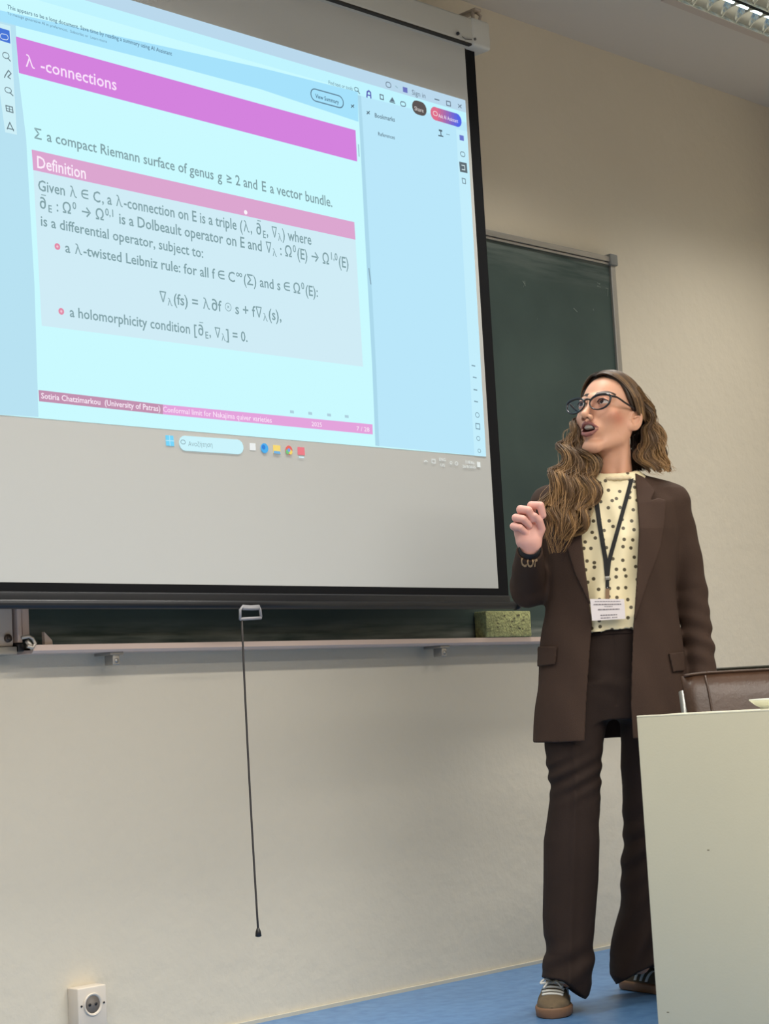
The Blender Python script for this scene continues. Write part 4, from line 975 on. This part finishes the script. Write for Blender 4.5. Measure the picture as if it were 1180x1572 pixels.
raised('lapel', [(905, 738), (897, 780), (892.5, 826), (897, 870), (903, 915), (909, 956), (905.5, 931), (882, 881), (870, 840), (862, 800), (860, 770), (872, 768), (880, 752)], .0090, .115, suit_dk, blz)
raised('pocket_flap', [(828, 990.5), (855.5, 992.5), (853, 1019.5), (822, 1023)], .0055, .11, suit, blz)
raised('pocket_flap', [(1025.5, 1003), (1052, 1000), (1054, 1029), (1032, 1032)], .0055, .09, suit, blz)

# ---- blouse
bm_ = bpy.data.materials.new('cream_dotted_satin'); bm_.use_nodes = True; nt = bm_.node_tree; b = nt.nodes['Principled BSDF']; b.inputs['Roughness'].default_value = .42
tc = nt.nodes.new('ShaderNodeTexCoord'); sx_ = nt.nodes.new('ShaderNodeSeparateXYZ'); mp = nt.nodes.new('ShaderNodeCombineXYZ')
vo = nt.nodes.new('ShaderNodeTexVoronoi'); vo.voronoi_dimensions = '2D'; vo.inputs['Scale'].default_value = 37.0; vo.inputs['Randomness'].default_value = .6
rp = nt.nodes.new('ShaderNodeMapRange'); rp.inputs[1].default_value = .15; rp.inputs[2].default_value = .21
mxx = nt.nodes.new('ShaderNodeMix'); mxx.data_type = 'RGBA'; mxx.inputs[6].default_value = lin((88, 78, 56)); mxx.inputs[7].default_value = lin((246, 232, 192))
nt.links.new(tc.outputs['Object'], sx_.inputs[0]); nt.links.new(sx_.outputs[0], mp.inputs[0]); nt.links.new(sx_.outputs[2], mp.inputs[1]); nt.links.new(mp.outputs[0], vo.inputs['Vector']); nt.links.new(vo.outputs['Distance'], rp.inputs[0]); nt.links.new(rp.outputs[0], mxx.inputs[0]); nt.links.new(mxx.outputs[2], b.inputs['Base Color'])
SL_ = W2([(905, 733), (885, 745), (868, 770), (862, 830), (862, 900), (868, 957), (868, 966)]); SR_ = W2([(980, 728), (1000, 742), (1016, 770), (1020, 830), (1016, 900), (1010, 957), (1010, 966)])
SD_ = [(WZ(966), -.112, .09), (WZ(950), -.120, .09), (WZ(900), -.113, .09), (WZ(830), -.110, .09), (WZ(780), -.092, .09), (WZ(755), -.078, .08), (WZ(733), -.068, .07)]
def f_shirt(P):
    f = rows_prof(P, SL_, SR_, SD_, 2.3)
    fold = np.sin(P[:, 0]*110+np.sin(P[:, 2]*14)*1.6)*.0022+np.sin(P[:, 0]*55-P[:, 2]*22)*.003
    f = f+fold*np.clip((WZ(745)-P[:, 2])/.1, 0, 1)
    f = smin(f, rc(P, W(914, 745, .015), W(972, 742, .015), .03, .03), .03)
    nk = rc(P, NK+[0, 0, .10], NK+[0, .004, .004], .064, .050)
    f = np.maximum(f, -nk-.001)
    return f
sl, sh = np.array([W(850, 900)[0], -.16, WZ(972)]), np.array([W(1030, 900)[0], .12, WZ(715)])
V, Q = grid_mesh(f_shirt, sl, sh, .0032)
shirt = sdf_obj('blouse', [(relax(V, Q, 1, .4), Q)], bm_, person)
m = MB(); rn = 60; pts = []
for i in range(rn):
    a = 2*math.pi*i/rn; pts.append(NK+np.array([.0560*math.cos(a), .002+.0655*math.sin(a), .014+.008*math.sin(a)+.0012*math.sin(a*22)]))
m.tube(pts, np.array([.0058+.0008*math.sin(i*2.2) for i in range(rn)]), 8, 0, True)
m.build('collar', mat('cream_gathered_collar', (232, 214, 178), .6), shirt)

# ---- trousers
trs = mat('dark_brown_trousers', (50, 38, 33), .82, noise=.16, nscale=6, bump=.12, bscale=420, spec=.22)
L1 = W2([(868, 1050), (846, 1110), (836, 1140), (840, 1177), (845.5, 1212), (842, 1244), (839, 1264), (834.6, 1292), (834, 1350), (832.6, 1407), (834, 1436), (839.5, 1462), (831, 1485), (829, 1505), (829, 1515), (833, 1537), (834, 1560)], .03)
R1 = W2([(940, 1050), (934, 1100), (926.6, 1140), (923, 1177), (922, 1212), (921, 1244), (919, 1264), (920, 1292), (918, 1350), (913, 1407), (910.5, 1436), (910, 1462), (909, 1485), (907, 1508), (903, 1524), (893, 1536), (888, 1560)], .03)
L2 = W2([(930, 1050), (944, 1100), (948, 1140), (948.5, 1177), (952, 1206), (953.5, 1250), (956, 1287), (954.5, 1300), (952.5, 1336), (951.5, 1393), (943, 1436), (935, 1465), (934, 1482), (936, 1496), (945, 1509), (950, 1525), (952, 1540)], -.12)
R2 = W2([(1018, 1050), (1022, 1110), (1024, 1177), (1020, 1250), (1018, 1300), (1020, 1393), (1024, 1465), (1026, 1500), (1026, 1540)], -.12)
def zz(py, px=870, d=.03): return W(px, py, d)[2]
D1 = [(zz(1560), -.125, .055), (zz(1500), -.135, .050), (zz(1440), -.118, .045), (zz(1350), -.105, .048), (zz(1270), -.100, .055), (zz(1180), -.100, .065), (zz(1100), -.098, .080), (zz(1050), -.095, .088)]
D2 = [(zz(1540), .02, .215), (zz(1500), .03, .215), (zz(1440), .035, .20), (zz(1350), .035, .185), (zz(1270), .02, .165), (zz(1180), -.03, .14), (zz(1100), -.075, .10), (zz(1050), -.088, .09)]
PL = W2([(874, 952), (866, 1000), (862, 1050), (862, 1075), (866, 1100)]); PR = W2([(1004, 952), (1014, 1000), (1020, 1050), (1022, 1075), (1020, 1100)])
PD = [(WZ(1100), -.09, .09), (WZ(1050), -.098, .095), (WZ(1000), -.098, .09), (WZ(952), -.094, .082)]
hx_ = (W(829, 1505, .05)[0], W(905, 1530, .05)[0])
h2_ = [W(a, b, -.045) for a, b in ((940, 1509), (948, 1509), (962, 1502), (980, 1492), (1002, 1482), (1030, 1474))]
def f_leg1(P):
    f = rows_prof(P, L1, R1, D1, 2.2)
    # pressed crease and folds behind the knee and over the shoe
    kx = W(884, 1270, .09)
    f = f+.0030*np.sin((P[:, 2]-kx[2])*150+(P[:, 0]-kx[0])*np.where(P[:, 2] > kx[2], -70, 70))*np.exp(-((P[:, 2]-zz(1190))/.055)**2)
    f = f+.0045*np.sin((P[:, 2]-zz(1470))*78-(P[:, 0]-kx[0])*42)*np.exp(-((P[:, 2]-zz(1475))/.05)**2)
    cx_ = np.interp(P[:, 2], [zz(1500), zz(1200)], [W(872, 1500, .12)[0], W(884, 1200, .1)[0]]); f = f-.005*np.exp(-((P[:, 0]-cx_)/.010)**2)*(P[:, 1] < -.02)
    cut = np.interp(P[:, 0], [hx_[0], .45*hx_[1]+.55*hx_[0], hx_[1]], [.104, .088, .026])-.16*np.clip(P[:, 1]+.10, -.05, .2); cut = np.clip(cut, .014, .125)
    return np.maximum(f, cut-P[:, 2])
def f_leg2(P):
    f = rows_prof(P, L2, R2, D2, 2.2)
    kx = W(985, 1290, -.1)
    f = f+.0035*np.sin((P[:, 2]-kx[2])*95-(P[:, 0]-kx[0])*60)*np.exp(-((P[:, 2]-zz(1300, 985, -.12))/.10)**2)
    f = f+.005*np.sin((P[:, 2])*52-(P[:, 0]-kx[0])*75+1.0)*np.exp(-((P[:, 2]-zz(1440, 985, -.12))/.10)**2)
    cut = np.interp(P[:, 0], [p[0] for p in h2_], [p[2] for p in h2_])-.22*np.clip(P[:, 1]-.045, -.02, .3); cut = np.clip(cut, .014, .2)
    return np.maximum(f, cut-P[:, 2])
def f_trousers(P):
    f = np.minimum(f_leg1(P), f_leg2(P))
    pel = rows_prof(P, PL, PR, PD, 2.3)+wr(P, .0016, (40, 0, 90))*np.exp(-((P[:, 2]-WZ(1050))/.05)**2)
    f = smin(f, pel, .02)
    f = f+np.where(P[:, 2] > WZ(1085), .0022*np.exp(-((P[:, 0]-W(941, 1000, .09)[0])/.0035)**2)*(P[:, 1] < 0), 0)
    return f
tl_, th_ = np.array([W(780, 1100)[0], -.17, .0]), np.array([W(1040, 1100)[0], .24, WZ(945)])
V, Q = grid_mesh(f_trousers, tl_, th_, .0034)
tro = sdf_obj('trousers', [(relax(V, Q, 1, .4), Q)], trs, person)
def f_band(P):
    o = rows_prof(P, PL, PR, PD, 2.3)
    return np.maximum(np.maximum(o-.003, -(o+.004)), np.maximum(P[:, 2]-WZ(950), WZ(976)-P[:, 2]))
V, Q = grid_mesh(f_band, np.array([W(850, 1000)[0], -.13, WZ(985)]), np.array([W(1030, 1000)[0], .12, WZ(940)]), .0034); sdf_obj('waistband', [(V, Q)], trs, tro)

# ---- shoes
suede = mat('olive_brown_suede', (96, 84, 64), .9, noise=.2, nscale=60, bump=.2, bscale=500); gum = mat('gum_rubber', (132, 98, 72), .6, noise=.1, nscale=30); laceM = mat('white_lace', (222, 222, 216), .8); toeM = mat('toe_suede', (112, 96, 74), .95, noise=.15, nscale=80)
def make_shoe(toe_xy, yaw):
    """toe_xy: toe tip in her frame; yaw: direction the toe points, from -y towards +x"""
    fd = np.array([math.sin(yaw), -math.cos(yaw), 0]); sd = np.array([math.cos(yaw), math.sin(yaw), 0]); LN = .262
    o = np.array([toe_xy[0], toe_xy[1], 0])
    def G(t, s, z): return o-fd*(1-t)*LN+sd*s+np.array([0, 0, z])       # t: 0 heel .. 1 toe
    def wid(t):
        w = np.interp(t, [0, .04, .12, .3, .5, .7, .85, .93, .97, 1], [.006, .020, .031, .034, .037, .0475, .044, .034, .023, .004]); return w
    def hgt(t): return np.interp(t, [0, .05, .2, .35, .45, .6, .75, .88, .95, 1], [.080, .088, .090, .092, .088, .074, .056, .048, .042, .026])
    ts = np.concatenate([np.linspace(0, .1, 7), np.linspace(.13, .86, 22), np.linspace(.89, 1, 9)])
    # sole
    m = MB(); n = len(ts); vs = []
    for z, g in ((.0, -.004), (.004, .0015), (.022, .003), (.027, .0)):
        for t in ts: vs.append(G(np.clip(t+g*.3*(2*t-1), -.02, 1.02), wid(t)+g, z))
        for t in ts[::-1]: vs.append(G(np.clip(t+g*.3*(2*t-1), -.02, 1.02), -wid(t)-g, z))
    k = 2*n
    fs = [[j*k+i, j*k+(i+1) % k, (j+1)*k+(i+1) % k, (j+1)*k+i] for j in range(3) for i in range(k)]+[list(range(k))[::-1], list(range(3*k, 4*k))]
    m.add(vs, fs, 0, True); sole = m
    m = MB(); vs = []; na = 17
    def up(t, a):      # a from -1 (left edge) to 1 (right edge) over the top
        w = wid(t)-.0025; h = hgt(t)-.024; th = (a+1)/2*math.pi
        return G(t, -w*np.sign(math.cos(th))*abs(math.cos(th))**.75, .024+h*math.sin(th)**.8)
    for t in ts:
        for j in range(na): vs.append(up(t, -1+2*j/(na-1)))
    fs = [[i*na+j, i*na+j+1, (i+1)*na+j+1, (i+1)*na+j] for i in range(n-1) for j in range(na-1)]
    m.add(vs, fs, 0, True); sh = m.build('shoe', suede, person); sole.build('sole', gum, sh)
    # toe guard
    m = MB(); vs = []; tt = np.linspace(.80, .995, 9)
    for t in tt:
        for j in range(na): p = up(t, (-1+2*j/(na-1))*(.98)); vs.append(p+np.array([0, 0, .0022])+fd*.001)
    m.add(vs, [[i*na+j, i*na+j+1, (i+1)*na+j+1, (i+1)*na+j] for i in range(8) for j in range(na-1)], 0, True); m.build('toe_cap', toeM, sh)
    # laces
    m = MB()
    for i, t in enumerate((.775, .712, .650, .590)):
        m.tube([up(t+.004*k, a)+np.array([0, 0, .0035]) for k, a in enumerate(np.linspace(-.38, .38, 9))], .0036, 6)
    for s in (-1, 1):
        c = up(.575, 0); m.tube(crm([c, c+sd*s*.02+[0, 0, .012]+fd*.01, c+sd*s*.034+[0, 0, .002]+fd*.016, c+sd*s*.02+[0, 0, .004]+fd*.02, c+fd*.004+[0, 0, .004]], 14), .0032, 6)
        m.tube(crm([c, c+sd*s*.012+fd*.022+[0, 0, .004], c+sd*s*.024+fd*.044-[0, 0, .006]], 8), .0028, 6)
    m.build('lace', laceM, sh)
    for s in (-1, 1):
        for i in range(3):
            m = MB(); t0 = .60-i*.085
            P = [up(t0-.10*k/7, s*(.50+.45*k/7)) for k in range(8)]; cen = G(t0-.05, 0, .04)
            P = [p+(p-cen)/np.linalg.norm(p-cen)*.0016 for p in P]
            m.ribbon(P, fd, .0085, [ (p-cen)/np.linalg.norm(p-cen) for p in P], .002); m.build('side_stripe', laceM, sh)
    return sh
q1 = on_z(848, 1565, 0)-PO; q1 = np.array([q1 @ rh, q1 @ fh, 0])
make_shoe(q1[:2]+np.array([0, .002]), math.radians(-9))
q2 = on_z(952, 1519, 0)-PO; q2 = np.array([q2 @ rh, q2 @ fh, 0]); yw = math.radians(39)
make_shoe(q2[:2]+.262*np.array([math.sin(yw), -math.cos(yw)])+np.array([.008, .03]), yw)

# ---- lanyard and badge, wristband
strap = mat('black_lanyard', (18, 18, 20), .7); LD = .128
def on_shirt(px, py, lift=.003):
    lo_, hi_ = 0.0, .20; d = None
    for dep in np.linspace(.19, .0, 96):
        if f_shirt(W(px, py, dep)[None])[0] < lift: d = dep; break
    return W(px, py, d if d is not None else .1)
m = MB(); wv = np.array([.98, 0, .2]); P = [on_shirt(a, b) for a, b in ((969, 735), (966, 748), (960, 770), (953, 795), (946, 820), (939, 845), (934, 864), (932, 884))]
m.ribbon(P, wv, .0125, (0, -1, 0), .0018)
P = [on_shirt(a, b) for a, b in ((913, 752), (916, 775), (920, 805), (925, 835), (929, 858), (931.5, 884))]
m.ribbon(P, np.array([.98, 0, -.15]), .0125, (0, -1, 0), .0018)
m.ribbon([W(969, 736, .052), W(973, 724, .02), W(974, 716, -.03)], (1, 0, 0), .0125, (0, -1, 0), .0018)
lan = m.build('lanyard', strap, person)
m = MB(); a = on_shirt(932, 884, .005); b_ = on_shirt(932, 891, .006); m.obox((a+b_)/2, ((1, 0, 0), (0, 1, 0), (0, 0, 1)), (.0065, .003, .005), 0, .0015); m.build('clasp', mat('nickel_clasp', (170, 170, 168), .3, .9), lan)
m = MB(); m.ribbon([on_shirt(932, 891, .004), on_shirt(932, 903, .004)], (1, 0, 0), .0095, (0, -1, 0), .003); m.cyl(on_shirt(932, 902.5, .006), on_shirt(932, 902.5, .008), .0022, 10, 1); m.build('buckle', [strap, bpy.data.materials['nickel_clasp']], lan)
m = MB(); m.ribbon([on_shirt(932, 903.5, .005), on_shirt(932, 912, .005), on_shirt(932, 920, .006)], (1, 0, 0), .0105, (0, -1, 0), .0022); m.build('strap_tab', mat('tan_vinyl_tab', (128, 98, 68), .5), lan)
cardm = mat('white_badge_card', (232, 224, 226), .35); inkm = mat('grey_print', (128, 122, 128), .7)
bd = .1365
corners = [W(a, b, bd) for a, b in ((905.4, 919.5), (957.8, 919.5), (959.8, 950), (908.5, 953))]
nrm = np.cross(corners[1]-corners[0], corners[3]-corners[0]); nrm /= np.linalg.norm(nrm); nrm *= -1 if nrm[1] > 0 else 1
m = MB(); vs = corners+[c-nrm*.0025 for c in corners]; m.add(vs, [[3, 2, 1, 0], [4, 5, 6, 7], [0, 1, 5, 4], [1, 2, 6, 5], [2, 3, 7, 6], [3, 0, 4, 7]]); bdg = m.build('name_badge', cardm, lan)
m = MB()
for x0, x1, y, w in ((.13, .88, .12, .035), (.09, .9, .26, .05), (.40, .64, .36, .03), (.20, .84, .50, .055), (.26, .76, .77, .05), (.26, .55, .90, .045), (.6, .76, .90, .04)):
    rnd = random.Random(int(x0*100+y*1000)); x = x0
    while x < x1:
        L_ = min(rnd.uniform(.03, .09), x1-x)
        pt = lambda u, v: corners[0]*(1-u)*(1-v)+corners[1]*u*(1-v)+corners[2]*u*v+corners[3]*(1-u)*v+nrm*.0006
        m.add([pt(x, y-w/2), pt(x+L_, y-w/2), pt(x+L_, y+w/2), pt(x, y+w/2)], [[3, 2, 1, 0]]); x += L_+.012
m.build('printed_line', inkm, bdg)
# wristband with tan letters on the cuff
m = MB(); wb_c = FAR[2]+wdir*.020; e1 = np.array([1.0, 0, 0])-wdir*wdir[0]; e1 /= np.linalg.norm(e1); e2 = np.cross(wdir, e1)
n = 40
for r0, h0, h1 in ((.0300, -.020, .014),):
    prof = [(r0-.003, h0), (r0, h0+.002), (r0+.0006, 0), (r0, h1-.002), (r0-.003, h1)]
    vs = [wb_c+wdir*h+(e1*math.cos(2*math.pi*i/n)+e2*math.sin(2*math.pi*i/n))*r for r, h in prof for i in range(n)]
    m.add(vs, [[j*n+i, j*n+(i+1) % n, (j+1)*n+(i+1) % n, (j+1)*n+i] for j in range(4) for i in range(n)], 0, True)
wb_o = m.build('wristband', mat('black_wristband', (14, 14, 18), .6), person)
cu = bpy.data.curves.new('letters', 'FONT'); cu.body = 'COr'; cu.resolution_u = 3; cu.offset = .03
tob = bpy.data.objects.new('letters', cu); COL.objects.link(tob); dg = bpy.context.evaluated_depsgraph_get(); me = bpy.data.meshes.new_from_object(tob.evaluated_get(dg))
m = MB(); xm = max(v.co.x for v in me.vertices)
V = []
for v in me.vertices:
    p = W(799+26*v.co.x/xm, 868-16*v.co.y/.73+2.5*math.sin(v.co.x/xm*3), .15)
    # drop the letters on to the sleeve
    for dep in np.linspace(.22, .08, 71):
        w_ = W(799+26*v.co.x/xm, 868-16*v.co.y/.73+2.5*math.sin(v.co.x/xm*3), dep)
        if f_blazer(w_[None])[0] < .0018: p = w_; break
    V.append(p)
m.add(V, [list(p.vertices) for p in me.polygons]); m.build('cuff_lettering', mat('tan_thread', (182, 150, 112), .8), blz)
bpy.data.objects.remove(tob)
# ------------------------------------------------------------------ hair
rnd = random.Random(11); nr = np.random.default_rng(5)
hv, hf, hc = [], [], []; hn = 0
def strand(P, r, col0, col1, tipfade=.35):
    """thin three-sided tube along P; colour runs from col0 at the root to col1 at the tip"""
    global hn
    k = len(P); T = np.gradient(P, axis=0); T /= np.linalg.norm(T, axis=1)[:, None]+1e-12
    up = np.array([.3, -.9, .3]); N = np.cross(T, up); N /= np.linalg.norm(N, axis=1)[:, None]+1e-9; B = np.cross(T, N)
    t = np.linspace(0, 1, k); rr = r*np.minimum(1, (1-t)/tipfade+.32)[:, None]
    for a in (0, 2.094, 4.189): hv.append(P+rr*(N*math.cos(a)+B*math.sin(a)))
    c = col0*(1-t)[:, None]+col1*t[:, None]
    for _ in range(3): hc.append(c)
    i = np.arange(k-1)
    for a, b in ((0, 1), (1, 2), (2, 0)):
        hf.append(np.stack([hn+a*k+i, hn+b*k+i, hn+b*k+i+1, hn+a*k+i+1], 1))
    hn += 3*k
def C(c): return np.array(lin(c)[:3])
ROOT, MID, GOLD, DARK = C((52, 38, 28)), C((114, 87, 60)), C((170, 132, 86)), C((40, 28, 20))
def lock(ctrl, rad, ns, c0, c1, wave=.010, wl=.11, ph=0.0, n=34, rs=.0010):
    P = crm(ctrl, n); s = np.concatenate([[0], np.cumsum(np.linalg.norm(np.diff(P, axis=0), axis=1))])
    T = np.gradient(P, axis=0); T /= np.linalg.norm(T, axis=1)[:, None]; A = np.cross(T, [0, 1.0, 0]); A /= np.linalg.norm(A, axis=1)[:, None]+1e-9; B = np.cross(T, A)
    amp = wave*np.clip(s/.10, 0, 1)
    P = P+A*(amp*np.sin(2*math.pi*s/wl+ph))[:, None]+B*(amp*.8*np.cos(2*math.pi*s/wl+ph))[:, None]
    rad = np.interp(np.linspace(0, 1, n), np.linspace(0, 1, len(rad)), rad) if not np.isscalar(rad) else np.full(n, rad)
    for i in range(ns):
        a = rnd.uniform(0, 2*math.pi); q = math.sqrt(rnd.random()); tw = rnd.uniform(-.6, .6); t = np.linspace(0, 1, n)
        off = (A*np.cos(a+tw*t*3)[:, None]+B*np.sin(a+tw*t*3)[:, None])*(rad*q)[:, None]
        fr = np.sin(s*rnd.uniform(30, 70)+rnd.uniform(0, 6))*.0012
        v = rnd.uniform(.72, 1.25); m_ = rnd.uniform(0, .35)
        strand(P+off+A*fr[:, None], rs*rnd.uniform(.7, 1.25), (c0*(1-m_)+c1*m_)*v, c1*v)
# skull-hugging hair: from the parting over the crown and back
SK = np.array([.0705, .093, .082]); SKC = np.array([0, -.012, .030])
def scalp(lon, lat, k):
    """lon 0 = front, +-pi/2 = sides; lat up"""
    d = np.array([math.sin(lon)*math.cos(lat), math.cos(lon)*math.cos(lat), math.sin(lat)]); return SKC+d*SK*k
def f_cap(P):
    q = toH(P); o = ell(q, SKC, SK+.0085)
    # hairline: behind this surface there is hair
    ax = np.abs(q[:, 0]); hl = np.interp(q[:, 2], [-.06, -.02, .008, .028, .055, .080, .105], [-.034, -.030, .004, .026, .043, .050, .052])
    hl = hl-.10*np.clip(.04-ax, 0, .04)*0
    g = np.maximum(o, q[:, 1]-hl-.006*np.sin(ax*90)); g = np.maximum(g, -.055-q[:, 2])
    return g*HS
V, Q = grid_mesh(f_cap, HC-[.12, .14, .13], HC+[.12, .14, .17], .003)
cap_n = len(V); hv.append(V); hf.append(Q); hn += cap_n; hc.append(np.tile(ROOT*.9, (cap_n, 1)))
for side in (-1, 1):
    for i in range(420):
        u = rnd.random()**1.3; y0 = .070-.140*u; part = .004
        top = SKC[2]+(SK[2]+.009)*math.sqrt(max(.02, 1-((y0-SKC[1])/(SK[1]+.009))**2))
        p0 = np.array([part, y0, top])
        e_y = -.020-.07*u+rnd.uniform(-.012, .012); e_z = -.030-.02*u
        pts = [p0]
        for t in (.2, .4, .6, .8, 1.0):
            lat_y = y0*(1-t)+e_y*t-.018*math.sin(math.pi*t)*(1-u)*0+.020*math.sin(math.pi*t)*(1-u); 
            ang = t*math.radians(100)
            ry = math.sqrt(max(.05, 1-((lat_y-SKC[1])/(SK[1]+.012))**2)); k = 1.0
            x = side*(SK[0]+.0105)*math.sin(ang)*ry*k+part*(1-t); z = SKC[2]+(SK[2]+.0105)*math.cos(ang)*ry*k-.018*t*t
            pts.append(np.array([x, lat_y, z]))
        P = crm(fromH(np.array(pts)), 22); lift = rnd.uniform(0, .004)
        cen = HC; P = P+(P-cen)/np.linalg.norm(P-cen, axis=1)[:, None]*lift
        v = rnd.uniform(.7, 1.3); st = rnd.random() < .22
        strand(P, .0013, ROOT*v, (GOLD if st else MID)*v*(.9 if st else .75), .1)
def between(A_, B_, s): return [tuple(np.array(a)*(1-s)+np.array(b)*s) for a, b in zip(A_, B_)]
# her left side (right in the picture): from behind the ear to the shoulder
nearO = [(978, 594, .02), (995, 618, .0), (1002, 642, -.01), (1011, 662, .0), (1020, 684, .02), (1018, 702, .03), (1028, 717, .04), (1037, 723, .045)]
nearI = [(970, 603, .03), (988, 622, .0), (997, 643, -.01), (991, 664, .0), (981, 686, .015), (980, 706, .03), (990, 720, .045), (1004, 728, .05)]
for i in range(30):
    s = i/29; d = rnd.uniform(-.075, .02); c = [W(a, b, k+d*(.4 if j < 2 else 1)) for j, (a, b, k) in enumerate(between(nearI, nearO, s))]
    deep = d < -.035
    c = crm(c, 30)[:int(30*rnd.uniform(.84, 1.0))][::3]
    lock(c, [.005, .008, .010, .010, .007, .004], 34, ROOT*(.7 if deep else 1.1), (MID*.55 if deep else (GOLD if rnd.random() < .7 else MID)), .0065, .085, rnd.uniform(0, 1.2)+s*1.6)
for i in range(10):      # hair at the nape, its shade put into the dark strand colour
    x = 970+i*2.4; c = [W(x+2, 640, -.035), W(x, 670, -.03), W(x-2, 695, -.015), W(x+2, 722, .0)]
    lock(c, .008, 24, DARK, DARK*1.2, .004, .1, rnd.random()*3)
# her right side: falls in front of the shoulder
farO = [(897, 625, -.05), (886, 648, -.03), (871, 665, .0), (863, 690, .035), (858, 714, .075), (846, 738, .10), (837, 765, .125), (834, 792, .14), (838, 815, .15), (846, 850, .148)]
farI = [(905, 640, -.04), (898, 664, -.01), (899, 682, .035), (909, 704, .05), (915, 728, .075), (913, 752, .105), (908, 778, .128), (898, 802, .14), (884, 822, .145), (862, 846, .145)]
for i in range(46):
    s = (i+.5)/46; d = rnd.uniform(-.022, .022); k0 = rnd.uniform(.80, 1.0)
    c = crm([W(a, b, k+d) for a, b, k in between(farO, farI, s)], 40)[:int(40*rnd.uniform(.74, 1.0))]; c = c[::4] if len(c) > 20 else c
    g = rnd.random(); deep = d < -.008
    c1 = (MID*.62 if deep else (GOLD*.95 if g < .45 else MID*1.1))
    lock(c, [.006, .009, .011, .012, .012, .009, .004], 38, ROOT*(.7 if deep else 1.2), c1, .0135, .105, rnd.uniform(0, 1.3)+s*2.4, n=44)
for i in range(40):      # stray hairs
    s = rnd.random(); c = between(farO, farI, s*1.1-.05); c = [W(a+rnd.uniform(-3, 3), b, k+.022) for a, b, k in c]
    lock(c, .003, 1, MID, GOLD, .007, .16, rnd.uniform(0, 6), n=44, rs=.0005)
for i in range(36):
    s = rnd.random(); c = between(nearI, nearO, s*1.1); c = [W(a+rnd.uniform(-2, 3), b, k+.01) for a, b, k in c]
    lock(c, .003, 1, MID, GOLD, .008, .09, rnd.uniform(0, 6), rs=.0006)
HVV = np.concatenate(hv); HQ = np.concatenate(hf); HCC = np.concatenate(hc)
hair_m = mat('brown_hair_with_golden_lengths', (100, 72, 46), .42, attr='tint', spec=.45)
hb = sdf_obj('hair', [(HVV, HQ)], hair_m, person, lambda v: HCC)
